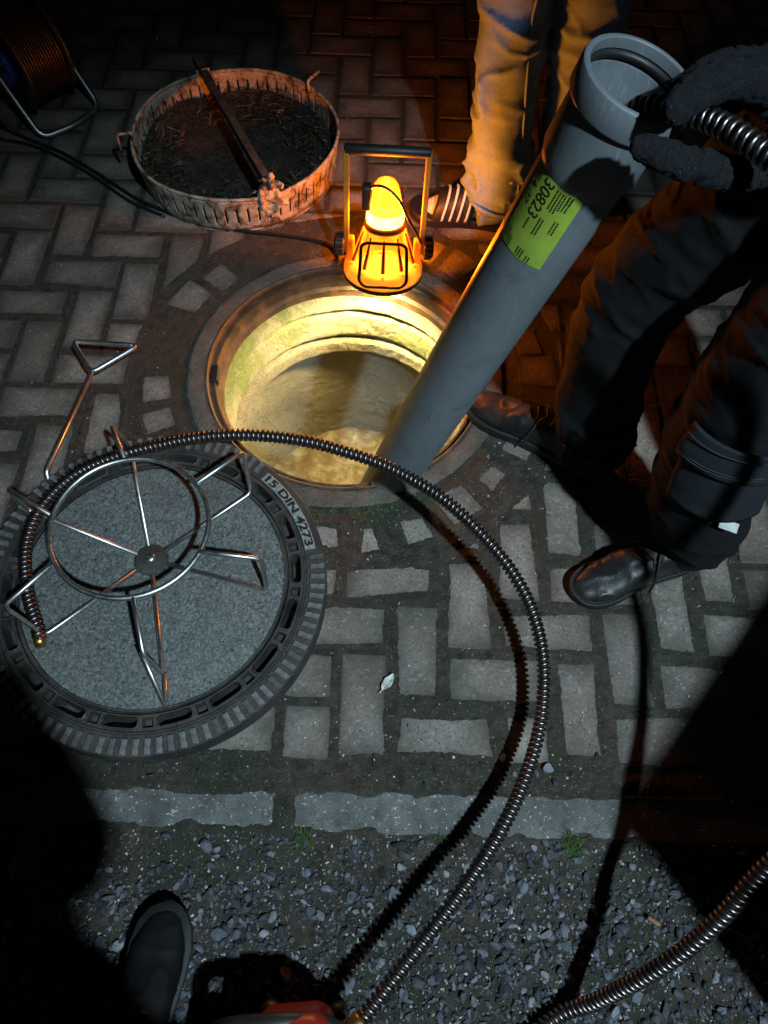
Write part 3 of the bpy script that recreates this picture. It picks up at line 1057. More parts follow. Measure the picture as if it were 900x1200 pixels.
# ================================================================== SPIRAL HOSES
def spring(P, r_out=.0134, wire=.0036, pitch=.0100, name_core=True):
    P = np.asarray(P, float)
    seg = np.linalg.norm(np.diff(P, axis=0), axis=1); S = np.concatenate([[0], np.cumsum(seg)])
    L = S[-1]; n = int(L / pitch * 14)
    s = np.linspace(0, L, n)
    Q = np.stack([np.interp(s, S, P[:, k]) for k in range(3)], 1)
    T, N, B = frames(Q)
    a_ = 2 * np.pi * s / pitch
    H_ = Q + (r_out - wire) * (np.cos(a_)[:, None] * N + np.sin(a_)[:, None] * B)
    return tube(H_, wire, 6), tube(Q[::14], r_out - wire * 1.55, 8)
hoseA = [(-.630, .405, .128), (-.640, .43, .130), (-.676, .504, .135), (-.694, .589, .146), (-.679, .661, .160), (-.626, .728, .175), (-.552, .766, .188), (-.466, .79, .2), (-.363, .806, .215), (-.26, .81, .22), (-.156, .796, .225), (-.071, .775, .22), (-.011, .756, .215),
         (.048, .728, .21), (.114, .683, .21), (.18, .622, .2), (.246, .552, .17), (.287, .479, .14), (.308, .393, .1), (.298, .288, .08), (.257, .181, .09), (.202, .089, .11), (.142, .011, .12), (.087, -.053, .118), (.035, -.112, .118), (-.012, -.165, .12)]
hs = thing("drain_spiral", "long dark steel drain spiral arching from the wire cage past the manhole", "drain spiral", (.298, .288, 0))
c_, k_ = spring(smooth_path(hoseA, 10))
obj("coil", c_, M['spring'], hs); obj("core", k_, M['core'], hs)
e0, e1 = np.array(hoseA[0]), np.array(hoseA[1]); d_ = (e0 - e1) / np.linalg.norm(e0 - e1)
obj("end_coupling", tube([e0 - d_ * .012, e0, e0 + d_ * .003, e0 + d_ * .012], [.0105, .0118, .0118, .0095], 14), M['brass'], hs)

hoseB = [(.05, -.42, .03), (.16, -.30, .013), (.25, -.205, .0115), (.31, -.163, .0125), (.342, -.148, .03), (.363, -.136, .06), (.41, -.099, .14), (.455, -.058, .21), (.497, -.007, .28), (.534, .047, .34), (.60, .13, .46), (.645, .24, .62), (.62, .36, .80), (.55, .47, .90), (.46, .525, .962),
         (.397, .583, .982), (.369, .634, .986), (.345, .679, .982), (.326, .716, .973), (.297, .754, .959), (.274, .791, .937), (.270, .812, .890), (.245, .815, .78), (.18, .825, .55), (.09, .845, .2), (.02, .88, -.1), (-.05, .95, -.4), (-.1, 1.05, -.68)]
hb = thing("drain_spiral", "steel drain spiral looping up from the gravel into the grey pipe", "drain spiral", (.25, -.205, 0))
c_, k_ = spring(smooth_path(hoseB, 10))
obj("coil", c_, M['spring'], hb); obj("core", k_, M['core'], hb)

# ================================================================== WIRE CAGE on the cover
hub = np.array([-.458, .58, .112])
cage = thing("wire_cage", "round bright steel wire cage with six bent arms on the manhole cover", "wire cage", (hub[0], hub[1], .1))
tl = -math.tan(math.radians(2.2))
def cg(r, azd, z):
    x = r * math.cos(math.radians(azd)); y = r * math.sin(math.radians(azd))
    return hub + np.array([x, y, z + tl * x])
hv, hf = lathe([(0, .008), (.012, .008), (.013, .0055), (.030, .004), (.033, 0), (.033, -.004), (.0, -.004)], 40, tuple(hub))
hubo = obj("hub", (hv, hf), M['tooth'], cage); sharp(hubo, 30)
obj("hub_bolt", lathe([(0, .013), (.008, .013), (.0095, .011), (.0095, .006)], 18, tuple(hub)), M['chrome'], hubo)
rc = hub + np.array([-.010, .015, .122])
rp = [rc + np.array([.1435 * math.cos(a_), .1435 * math.sin(a_), tl * .1435 * math.cos(a_)]) for a_ in np.linspace(0, 2 * np.pi, 72, endpoint=False)]
obj("ring", tube(rp, .0052, 10, closed=True), M['chrome'], cage)
def on_ring(azd): return rc + np.array([.1435 * math.cos(math.radians(azd)), .1435 * math.sin(math.radians(azd)), 0])
arms = [(109, .275, .085, .275, 112), (42, .241, .085, .27, 51), (-13, .240, .085, .232, -6), (-75, .236, .085, .222, -78), (-136, .235, .085, .256, -147), (160, .279, .085, .288, 160)]
ra_ = [104, 40, -20, -77, -147, 175]
for (az, r1, h1, r2, az2), rz in zip(arms, ra_):
    obj("arm", polyrod([cg(.03, az, 0), cg(r1, az, 0.001), cg(r2, az2, h1), on_ring(rz)], .0046, .014, 10), M['chrome'], cage)
obj("bracket", polyrod([cg(.216, -79, .083), cg(.268, -76, .04), cg(.302, -75, .001), cg(.236, -74.4, .001)], .0044, .012, 10), M['chrome'], cage)

# ================================================================== LIFTING KEY
key = thing("lifting_key", "bright steel cover lifting key with triangular handle", "lifting key", (-.7, .95, .05))
obj("shaft", polyrod([(-.712, .742, .055), (-.723, .786, .095), (-.687, 1.057, .085)], .0062, .01, 10), M['chrome'], key)
obj("handle", polyrod([(-.687, 1.057, .085), (-.751, 1.149, .085), (-.594, 1.142, .085)], .0062, .018, 10, closed=True), M['chrome'], key)

# ================================================================== DIRT TRAP PAN
PC = np.array([-.453, 1.905, 0])
pan = thing("dirt_trap", "dirty galvanised manhole dirt trap pan full of wet leaves", "dirt trap", PC)
nseg = 360
zl = [.004, .018, .030, .048, .066, .080, .094, .108]
def pr(z): return .276 + .012 * z / .108
V = []
for i in range(nseg):
    a_ = 2 * math.pi * i / nseg
    for z in zl:
        rr = pr(z) + .0022 * math.sin(5 * a_ + 1) * (z / .1) + .0012 * math.sin(11 * a_)
        V.append((PC[0] + rr * math.cos(a_), PC[1] + rr * math.sin(a_), z))
F = []
m = len(zl)
for i in range(nseg):
    j = (i + 1) % nseg
    for k in range(m - 1):
        if i % 6 == 0 and 2 <= k <= 4: continue          # open slots
        F.append((i * m + k, j * m + k, j * m + k + 1, i * m + k + 1))
w = obj("wall", (np.array(V), F), M['galv'], pan)
sm_ = w.modifiers.new("sheet", 'SOLIDIFY'); sm_.thickness = .003; sm_.offset = 1
obj("rim", tube([(PC[0] + (.289 + .0022 * math.sin(5 * a_ + 1)) * math.cos(a_), PC[1] + (.289 + .0022 * math.sin(5 * a_ + 1)) * math.sin(a_), .109 + .002 * math.sin(3 * a_)) for a_ in np.linspace(0, 2 * np.pi, 120, endpoint=False)], .0048, 8, closed=True), M['galv'], pan)
obj("base", lathe([(0, .006), (.27, .006), (.280, .004), (.280, .0005), (0, .0005)], 90, tuple(PC)), M['galv'], pan)
for az, nm in ((194, 0), (46, 1)):
    a_ = math.radians(az); n_ = np.array([math.cos(a_), math.sin(a_), 0]); tt = np.array([-n_[1], n_[0], 0])
    b_ = PC + n_ * .289
    pts_ = [b_ - n_ * .012 + np.array([0, 0, .085]), b_ - n_ * .010 + np.array([0, 0, .142]), b_ + n_ * .030 + np.array([0, 0, .142]), b_ + n_ * .032 + np.array([0, 0, .085])]
    if nm: pts_ = [b_ - n_ * .010 + np.array([0, 0, .09]), b_ - n_ * .012 + np.array([0, 0, .135]), b_ + n_ * .034 + np.array([0, 0, .145])]
    obj("wire_clip", polyrod(pts_, .0042, .008), M['galv'], pan)
# cross bar (angle profile) and its two end brackets
A_, B_ = np.array([-.592, 2.190, .118]), np.array([-.330, 1.668, .118])
dx = (B_ - A_) / np.linalg.norm(B_ - A_); nx = np.array([-dx[1], dx[0], 0]); up_ = np.array([0, 0, 1.])
Lb = np.linalg.norm(B_ - A_)
def lbar(x, prof):
    V = [A_ + dx * xx + nx * p[0] + up_ * p[1] for xx in x for p in prof]
    k = len(prof); F = []
    for i in range(len(x) - 1):
        for l in range(k):
            F.append((i * k + l, i * k + (l + 1) % k, (i + 1) * k + (l + 1) % k, (i + 1) * k + l))
    F.append(tuple(range(k - 1, -1, -1))); F.append(tuple((len(x) - 1) * k + l for l in range(k)))
    return np.array(V), F
obj("cross_bar", lbar([-.02, Lb - .005], [(-.014, .0), (.014, .0), (.014, .004), (-.010, .004), (-.010, .026), (-.014, .026)]), M['bar'], pan, smooth=False)
for P_, s_ in ((A_, 1), (B_, -1)):
    o_ = P_ + dx * s_ * .028
    obj("bar_bracket", oriented(box((0, 0, 0), (.006, .042, .10), 0, .0015), dx, nx, up_, o_ + up_ * -.045), M['galv'], pan, smooth=False)
# wet debris bed, deeper along the wall
v, f = bend_grid(lambda a_, b_: (a_, b_, 0), 70, 40)
rr = v[:, 0] * .2755; aa = v[:, 1] * 2 * np.pi
w = np.stack([PC[0] + rr * np.cos(aa), PC[1] + rr * np.sin(aa), np.zeros(len(rr))], 1)
w[:, 2] = .010 + .042 * (rr / .2755) ** 3 + fbm(w, 16, 14, 4) * .013 * (rr / .27) + noise3(w, 85, 3) * .004
w[:, 2] += .014 * np.exp(-((w[:, 0] - PC[0] + .13) ** 2 + (w[:, 1] - PC[1] - .08) ** 2) / .012)
obj("debris_bed", (w, f), M['debris'], pan)
# leaves and twigs lying on it
V, F = [], []
for k in range(1300):
    a_ = rng.uniform(0, 6.28); r_ = .272 * math.sqrt(rng.uniform(.12, 1))
    x, y = r_ * math.cos(a_), r_ * math.sin(a_)
    # the hollow in the middle stays bare
    if r_ < .17 and rng.random() < .93: continue
    if a_ > 1.6 and a_ < 2.7 and rng.random() < .6: continue
    z = .016 + .042 * (r_ / .2755) ** 3 + rng.uniform(0, .012)
    i = len(V)
    d = rng.normal(size=3); d[2] *= .45; d /= np.linalg.norm(d)
    s_ = np.cross(d, rng.normal(size=3)); s_ /= np.linalg.norm(s_)
    p = PC + np.array([x, y, z])
    if rng.random() < .72:      # twig or stalk
        L_ = rng.uniform(.012, .05); wd = rng.uniform(.0006, .0018)
        n2_ = np.cross(d, s_)
        for e in (-.5, .5):
            for q in (s_, n2_, -s_ - n2_): V.append(p + d * L_ * e + q * wd)
        F += [(i, i + 1, i + 4, i + 3), (i + 1, i + 2, i + 5, i + 4), (i + 2, i, i + 3, i + 5)]
    else:                      # curled leaf
        L_ = rng.uniform(.008, .026); wd = L_ * rng.uniform(.14, .32); n2_ = np.cross(d, s_)
        for e, ww, cu in ((-.5, .12, .0), (-.15, 1, .12), (.2, .85, .12), (.5, .05, -.1)):
            V += [p + d * L_ * e + s_ * wd * ww + n2_ * L_ * cu, p + d * L_ * e - s_ * wd * ww + n2_ * L_ * cu * .2]
        F += [(i, i + 1, i + 3, i + 2), (i + 2, i + 3, i + 5, i + 4), (i + 4, i + 5, i + 7, i + 6)]
o = obj("leaf_litter", (np.array(V), F), M['litter'], pan, smooth=False); tag(o, kind="stuff")
# a clump of muck stuck on the near bracket
mk = remesh(join(*[tube([B_ + np.array([random.gauss(0, .02), random.gauss(-.01, .012), -.02 + random.gauss(0, .025)]), B_ + np.array([random.gauss(0, .02), random.gauss(-.012, .012), -.03 + random.gauss(0, .025)])], random.uniform(.005, .011), 7, round_cap=True) for _ in range(22)]), .004, 1, lambda c, n: c + n * (noise3(c, 150, 2) * .003)[:, None])
obj("muck_clump", mk, M['galv'], pan)

# ================================================================== ORANGE LAMP
LC = np.array([-.022, 1.468, .034])
tlt = math.radians(12)
la = np.array([0.02, math.sin(tlt), math.cos(tlt)]); la /= np.linalg.norm(la)
lx = np.array([1., 0, 0]) - la * la[0]; lx /= np.linalg.norm(lx)
ly = np.cross(la, lx)
def LL(vf): return oriented(vf, lx, ly, la, LC)
lamp = thing("work_lamp", "glowing orange portable lamp standing head down on the manhole edge", "lamp", (LC[0], LC[1] + .06, .004))
obj("bezel", LL(lathe([(.092, -.012), (.100, -.010), (.103, -.002), (.103, .012), (.099, .022), (.090, .027), (.082, .026)], 72)), M['amber_bezel'], lamp)
obj("rubber_rim", LL(lathe([(.090, -.018), (.099, -.018), (.104, -.013), (.104, -.006), (.100, -.003)], 72)), M['black_rubber'], lamp)
obj("lens", LL(lathe([(.0, -.013), (.06, -.0125), (.092, -.012)], 48)), M['lens'], lamp)
cone = obj("reflector_cone", LL(lathe([(.084, .026), (.078, .045), (.064, .085), (.052, .115), (.047, .122)], 72)), M['amber_cone'], lamp)
for k in range(10):
    a_ = 2 * math.pi * (k + .5) / 10
    p0 = np.array([.081 * math.cos(a_), .081 * math.sin(a_), .036]); p1 = np.array([.0545 * math.cos(a_), .0545 * math.sin(a_), .112])
    obj("rib", LL(tube([p0, p1], [.0050, .0032], 6)), M['amber_rib'], cone)
obj("collar", LL(lathe([(.044, .118), (.0505, .119), (.053, .124), (.052, .131), (.046, .134)], 60)), M['orange_bracket'], lamp)
obj("hot_ring", LL(lathe([(.044, .133), (.0475, .140), (.047, .155), (.043, .164)], 60)), M['amber_white'], lamp)
dome = obj("glow_dome", LL(lathe([(.043, .163), (.0400, .180), (.0350, .205), (.0300, .224), (.022, .236), (.011, .241), (0, .242)], 60)), M['amber_hot'], lamp)
obj("bulb", LL(lathe([(0, .168), (.010, .170), (.014, .178), (.014, .192), (.010, .206), (0, .211)], 28)), M['bulb'], dome)
# black plug and lead looping over the dome
obj("switch_box", LL(box((-.046, -.012, .200), (.026, .034, .062), 0, .007)), M['black_rubber'], lamp)
obj("lead", LL(tube(smooth_path([(-.046, -.02, .205), (-.034, -.026, .232), (-.002, -.035, .236), (.030, -.045, .214), (.058, -.048, .165), (.082, -.032, .118), (.094, -.012, .085)], 8), .0036, 8)), M['cable'], lamp)
# U bracket with cross bar and side knobs
for s_ in (-1, 1):
    br = obj("bracket_arm", LL(join(box((s_ * .0965, 0, .180), (.013, .022, .255), 0, .0018))), M['orange_bracket'], lamp, smooth=False)
    kn = obj("knob", LL(oriented(lathe([(0, .026), (.022, .026), (.026, .022), (.026, .004), (.021, 0), (0, 0)], 28), (0, 1, 0), (0, 0, 1), (s_, 0, 0), (s_ * .101, 0, .066))), M['black_rubber'], lamp, smooth=False)
    for k in range(14):
        a_ = 2 * math.pi * k / 14
        obj("grip_ridge", LL(box((s_ * .113, .0265 * math.cos(a_), .066 + .0265 * math.sin(a_)), (.018, .005, .005), 0, .001, 1)), M['black_rubber'], kn, smooth=False)
    obj("side_mount", LL(box((s_ * .086, 0, .058), (.020, .026, .060), 0, .005)), M['amber_bezel'], lamp, smooth=False)
bar = obj("cross_handle", LL(tube([(-.101, 0, .306), (-.098, 0, .306), (.098, 0, .306), (.101, 0, .306)], [.0105, .0125, .0125, .0105], 16)), M['black_rubber'], lamp)
obj("eyelet", LL(lathe([(.0045, .002), (.0078, .002), (.0078, -.002), (.0045, -.002)], 20, (0, 0, 0), closed_prof=True)[:1] + (lathe([(.0045, .002), (.0078, .002), (.0078, -.002), (.0045, -.002)], 20, closed_prof=True)[1],) if False else oriented(lathe([(.0040, .002), (.0085, .003), (.0085, -.003), (.0040, -.002)], 20, closed_prof=True), lx, la, -ly, LC + la * .306 - ly * .0115)), M['orange_bracket'], bar)
# black wire loop folded over the front of the cone
obj("wire_loop", LL(polyrod([(-.058, -.082, .046), (-.060, -.100, .026), (-.045, -.110, .016), (.045, -.110, .016), (.061, -.100, .026), (.056, -.070, .104), (.044, -.066, .110), (-.044, -.066, .110), (-.056, -.070, .104)], .0043, .018, 8, closed=True)), M['black_rubber'], lamp)
# the light inside
pd = bpy.data.lights.new("work_lamp_glow", 'POINT'); pd.energy = GLOW_W; pd.color = (1., .50, .15); pd.shadow_soft_size = .025
po = bpy.data.objects.new("work_lamp_glow", pd); COL.objects.link(po); po.location = Vector(LC + la * .142)
sd = bpy.data.lights.new("work_lamp_beam", 'SPOT'); sd.energy = BEAM_W; sd.color = (1., .74, .27); sd.spot_size = math.radians(150); sd.spot_blend = .55; sd.shadow_soft_size = .06
so = bpy.data.objects.new("work_lamp_beam", sd); COL.objects.link(so); so.location = Vector(LC - la * .022)
so.rotation_euler = Vector(-la * 1.0 + np.array([-.12, -.30, 0])).to_track_quat('-Z', 'Y').to_euler()
for o_ in (po, so):
    o_.parent = lamp; o_.location = o_.location - lamp.location

# lamp lead on the ground from the reel
def on_ground(pts, r, n=10, lift=0.):
    P_ = smooth_path(pts, n)
    for p in P_:
        p[2] = max(p[2], max(zdirt(p[0], p[1])[0], .001) + r + lift)
    return tube(P_, r, 8)
cab = thing("power_cable", "black power cable running from the cable reel past the pan to the lamp", "cable", (-.73, 1.74, 0))
obj("cable_run", on_ground([(-1.24, 2.06, .10), (-1.17, 2.005, .045), (-1.108, 1.985, .01), (-.99, 1.93, 0), (-.86, 1.84, 0), (-.732, 1.742, 0), (-.627, 1.685, 0), (-.53, 1.648, 0), (-.42, 1.625, 0), (-.331, 1.615, 0), (-.23, 1.60, 0), (-.165, 1.575, 0), (-.135, 1.535, .02), (-.118, 1.50, .06), (-.11, 1.49, .09)], .0052), M['cable'], cab)
cab2 = thing("power_cable", "second black cable lying beside the first below the cable reel", "cable", (-1.0, 1.92, 0))
obj("cable_run", on_ground([(-1.30, 2.00, .05), (-1.2, 1.975, .02), (-1.11, 1.965, 0), (-1.0, 1.915, 0), (-.88, 1.835, 0), (-.745, 1.728, 0), (-.64, 1.672, 0)], .0048), M['cable'], cab2)
cab3 = thing("power_cable", "thin black cable leading away behind the cable reel", "cable", (-1.1, 2.5, 0))
obj("cable_run", on_ground([(-1.28, 2.25, .10), (-1.25, 2.36, .03), (-1.20, 2.48, 0), (-1.12, 2.72, 0), (-1.05, 3.1, 0), (-1.0, 3.25, 0)], .005), M['cable'], cab3)

# ================================================================== CABLE REEL
RC_ = np.array([-1.085, 2.150, .165])
reel = thing("cable_reel", "cable reel with blue hub and dark cable on a steel tube stand", "cable reel", (RC_[0], RC_[1], 0))
ax = np.array([-.66, -.75, .0]); ax /= np.linalg.norm(ax)
ay = np.array([0, 0, 1.]); az_ = np.cross(ax, ay)
def RLm(vf): return oriented(vf, az_, ay, ax, RC_)
for s_ in (-1, 1):
    fl = obj("flange", RLm(lathe([(.05, s_ * .072), (.120, s_ * .076), (.128, s_ * .072), (.128, s_ * .064), (.05, s_ * .064)], 60, closed_prof=True)), M['black_rubber'], reel)
blue = obj("hub_disc", RLm(lathe([(0, .094), (.050, .094), (.058, .088), (.060, .070), (0.0, .070)], 48)), M['blue_plastic'], reel)
for k in range(3):
    a_ = 2 * math.pi * k / 3 + .4
    sk = obj("socket", RLm(lathe([(.0, .0975), (.012, .0975), (.017, .099), (.019, .096), (.019, .090)], 24, (.031 * math.cos(a_), .031 * math.sin(a_), 0))), M['black_rubber'], blue)
hpts = []
for lay, rr in ((0, .085), (1, .094), (2, .103), (3, .111)):
    rng_k = np.linspace(0, 13, 13 * 24)
    zz = np.interp(rng_k, [0, 13], [-.058, .058]) * (1 if lay % 2 == 0 else -1)
    hpts += [(rr * math.cos(2 * math.pi * k), rr * math.sin(2 * math.pi * k), z) for k, z in zip(rng_k, zz)]
obj("wound_cable", RLm(tube(hpts, .0045, 6)), M['cable_brown'], reel)
obj("drum", RLm(lathe([(.080, -.064), (.080, .064)], 40)), M['black_rubber'], reel)
def rp_(a, h, s): return RC_ + az_ * a + ay * h + ax * s
st = [rp_(0, 0, .085), rp_(.0, -.02, .105), rp_(-.13, -.155, .105), rp_(-.15, -.155, -.0), rp_(-.13, -.155, -.105), rp_(.0, -.02, -.105), rp_(0, 0, -.085)]
obj("tube_stand", polyrod(st, .0095, .03, 10), M['steel_tube'], reel)
st = [rp_(.0, .0, .085), rp_(.0, -.02, .108), rp_(.13, -.155, .108), rp_(.15, -.155, 0.), rp_(.13, -.155, -.108), rp_(.0, -.02, -.108), rp_(0, 0, -.085)]
obj("tube_stand", polyrod(st, .0095, .03, 10), M['steel_tube'], reel)

# ================================================================== GREY PIPE
p_top = np.array([.267, .800, .966]); p_rim = np.array([.020, .866, .0])
pa = (p_top - p_rim) / np.linalg.norm(p_top - p_rim)
px_ = np.cross(np.array([0, 1., 0]), pa); px_ /= np.linalg.norm(px_)
py_ = np.cross(pa, px_)
PL = np.linalg.norm(p_top - p_rim)
pipe = thing("plastic_pipe", "grey plastic drain pipe with green sticker leaning out of the manhole", "pipe", (p_rim[0], p_rim[1], 0))
def PP(vf): return oriented(vf, px_, py_, pa, p_rim)
R_ = .0575
prof = [(R_ - .0035, -.60), (R_, -.60), (R_, PL - .128), (R_ + .0012, PL - .122), (R_ + .0058, PL - .108), (R_ + .0058, PL - .0362), (R_ + .0060, PL - .0360), (R_ + .0112, PL - .0345), (R_ + .0122, PL - .0325), (R_ + .0122, PL - .0045), (R_ + .0112, PL - .0012), (R_ + .0092, PL), (R_ + .0052, PL), (R_ + .0040, PL - .0010), (R_ + .0034, PL - .006), (R_ + .0034, PL - .0125), (R_ + .0085, PL - .014), (R_ + .0085, PL - .026), (R_ + .0028, PL - .0275), (R_ + .0018, PL - .030), (R_ + .0010, PL - .095), (R_ - .0035, PL - .112), (R_ - .0035, -.60)]
P2 = []
for a_, b_ in zip(prof[:-1], prof[1:]):
    m = max(1, int(abs(b_[1] - a_[1]) / .05))
    for k in range(m): P2.append((a_[0] + (b_[0] - a_[0]) * k / m, a_[1] + (b_[1] - a_[1]) * k / m))
P2.append(prof[-1])
o = obj("pipe_body", PP(lathe(P2, 96)), M['pvc'], pipe); sharp(o, 28)
gs = obj("seal_ring", PP(lathe([(R_ + .0088, PL - .0142), (R_ + .0010, PL - .0150), (R_ - .0008, PL - .019), (R_ + .0010, PL - .0235), (R_ + .0088, PL - .0250)], 72)), M['black_rubber'], pipe)
# sticker wrapped on the pipe: (angle, height) patch; text runs down the pipe
vd = np.array([0, 0, CAM_H]) - (p_rim + pa * PL * .7)
vx, vy = vd @ px_, vd @ py_
A0 = math.atan2(vy, vx)
def wrap(u, s_, r=R_ + .0006):
    """u = metres round the pipe (to the right in view), s_ = metres along it"""
    a_ = A0 + u / R_
    return np.stack([r * np.cos(a_), r * np.sin(a_), s_ + 0 * a_], -1)
def patch(u0, u1, s0, s1, mat, name, parent, r):
    uu, ss = np.meshgrid(np.linspace(u0, u1, 14), np.linspace(s0, s1, 6), indexing='ij')
    v = wrap(uu.ravel(), ss.ravel(), r)
    f = [(i * 6 + j, (i + 1) * 6 + j, (i + 1) * 6 + j + 1, i * 6 + j + 1) for i in range(13) for j in range(5)]
    return obj(name, PP((v, f)), mat, parent)
s0, s1 = PL - .247, PL - .117
stk = patch(-.056, .022, s0, s1, M['label'], "sticker", pipe, R_ + .0006)
stk["label"] = "green printed sticker on the pipe"
bars = patch(-.078, -.0605, s0 + .004, s1 - .002, M['sticker_white'], "barcode_strip", stk, R_ + .0006)
k = s0 + .008; parts = []
while k < s1 - .008:
    w_ = random.choice([.0012, .0018, .0030])
    uu, ss = np.meshgrid(np.linspace(-.0765, -.062, 5), np.array([k, k + w_]), indexing='ij')
    parts.append((wrap(uu.ravel(), ss.ravel(), R_ + .0010), [(i * 2, (i + 1) * 2, (i + 1) * 2 + 1, i * 2 + 1) for i in range(4)]))
    k += w_ + random.choice([.0014, .002, .003])
obj("barcode", PP(join(*parts)), M['ink'], bars)
def sticker_text(txt, size, ub, st, name):
    v, f = text_mesh(txt, size)
    v[:, 0] -= v[:, 0].min()
    # text x runs down the pipe, text y points to the right in view (+u)
    return obj(name, PP((wrap(ub + v[:, 1], st - v[:, 0], R_ + .0011), f)), M['ink'], stk, smooth=False)
sticker_text("30823", .0235, -.034, s1 - .010, "number_print")
sticker_text("VIIA 07", .0185, -.0535, s1 - .006, "code_print")
# fine print too small to read: short rules
parts = []
for (ub, st, n, ln) in ((-.013, s1 - .012, 3, .030), (-.001, s1 - .012, 3, .022), (-.014, s1 - .058, 2, .026), (-.028, s1 - .070, 1, .018), (.004, s1 - .05, 2, .020), (-.052, s0 + .026, 3, .018), (-.040, s0 + .018, 2, .014), (-.020, s0 + .016, 3, .013), (.004, s1 - .010, 2, .012), (-.004, s0 + .012, 2, .01)):
    for q in range(n):
        k = 0
        while k < ln:
            w_ = random.uniform(.0012, .0032)
            u_ = ub + q * .0042
            uu, ss = np.meshgrid(np.linspace(u_, u_ + .0021, 2), np.array([st - k, st - k - w_]), indexing='ij')
            parts.append((wrap(uu.ravel(), ss.ravel(), R_ + .0011), [(0, 2, 3, 1)]))
            k += w_ + .0011
tag(obj("fine_print", PP(join(*parts)), M['ink'], stk), kind="stuff")

# ================================================================== PEOPLE
def chain(pts, r, n=6, seg=18):
    P_ = np.asarray(pts, float); r = np.asarray(r, float)
    Q = smooth_path(P_, n); rr = np.interp(np.linspace(0, len(r) - 1, len(Q)), np.arange(len(r)), r)
    return tube(Q, rr, seg, round_cap=True)
def ell(c, s, n=20):
    v, f = lathe([(max(1e-4, math.sin(t)), -math.cos(t)) for t in np.linspace(.02, math.pi - .02, n)], n * 2)
    f = list(f); m = n
    f.append(tuple(i * m for i in range(n * 2 - 1, -1, -1))); f.append(tuple(i * m + m - 1 for i in range(n * 2)))
    return v * np.array(s) + np.array(c), f
def wrinkle(amp, fz=26, seed=0, low=.28):
    def fn(c, n):
        a_ = fbm(c, (9, 9, fz), seed, 3)
        b_ = 1 - np.abs(noise3(c + np.array([c[:, 2] * .4, c[:, 2] * .3, 0 * c[:, 2]]).T, (7, 7, 15), seed + 9))
        b2 = 1 - np.abs(noise3(c + np.array([c[:, 2] * .9, -c[:, 2] * .6, 0 * c[:, 2]]).T, (11, 11, 24), seed + 17))
        k = amp * (.35 * a_ + 1.0 * (b_ ** 7 - .2) + .55 * (b2 ** 9 - .15)) * (1 + 1.5 * np.clip((low - c[:, 2]) / low, 0, 1))
        return c + n * k[:, None]
    return fn
def foot_frame(heel, toe):
    h, t_ = np.array(heel, float), np.array(toe, float)
    d = t_ - h; L_ = np.linalg.norm(d); d /= L_
    return h, d, np.cross([0, 0, 1.], d), L_
def boot_upper(heel, toe, ztop=.16, wid=.046):
    h, d, s_, L_ = foot_frame(heel, toe)
    secs = [(.00, .030, .045, .055), (.10, .035, .052, .062), (.25, .036, .050, .064), (.42, .038, .048, .058), (.58, .043, .042, .050), (.74, .045, .031, .037), (.86, .040, .026, .032), (.95, .028, .019, .026), (1.0, .012, .010, .022)]
    V, F = [], []
    n = 20
    for (t_, hw, hh, zc) in secs:
        for k in range(n):
            a_ = 2 * math.pi * k / n
            x, z = math.cos(a_), math.sin(a_)
            x = math.copysign(abs(x) ** .8, x); z = math.copysign(abs(z) ** .8, z)
            V.append(h + d * L_ * t_ + s_ * hw * x * wid / .046 + np.array([0, 0, zc - .002 + hh * z * .92]))
    for i in range(len(secs) - 1):
        for k in range(n):
            l = (k + 1) % n
            F.append((i * n + k, i * n + l, (i + 1) * n + l, (i + 1) * n + k))
    F.append(tuple(range(n - 1, -1, -1))); F.append(tuple((len(secs) - 1) * n + k for k in range(n)))
    a_ = h + d * L_ * .16
    sh = tube([a_ + np.array([0, 0, .03]), a_ + d * .002 + np.array([0, 0, .09]), a_ + np.array([0, 0, ztop])], [.043, .044, .050], 20)
    return join((np.array(V), F), sh)
def sole(heel, toe, wid=.050, z0=.002, z1=.026, grow=0.0):
    h, d, s_, L_ = foot_frame(heel, toe)
    L_ += .012; h = h - d * .006
    out = []
    prof = [(0, .0), (.015, .55), (.06, .80), (.18, .88), (.35, .80), (.5, .82), (.68, .98), (.8, 1.0), (.9, .86), (.965, .58), (.995, .22), (1, 0)]
    for t_, w_ in prof: out.append((t_, w_))
    for t_, w_ in prof[-2:0:-1]: out.append((t_, -w_))
    V, F = [], []
    for (z, g_) in ((z0, -.004), (z0 + .004, 0), (z1 - .003, 0), (z1, -.003)):
        for t_, w_ in out:
            p = h + d * L_ * t_ + s_ * (wid + g_ + grow) * w_
            zz = z + (.010 * max(0, (t_ - .82) / .18) ** 1.5 if z <= z0 + .004 else .006 * max(0, (t_ - .82) / .18))
            V.append((p[0], p[1], zz))
    n = len(out)
    for l in range(3):
        for k in range(n):
            m = (k + 1) % n
            F.append((l * n + k, l * n + m, (l + 1) * n + m, (l + 1) * n + k))
    F.append(tuple(range(n - 1, -1, -1))); F.append(tuple(3 * n + k for k in range(n)))
    return np.array(V), F
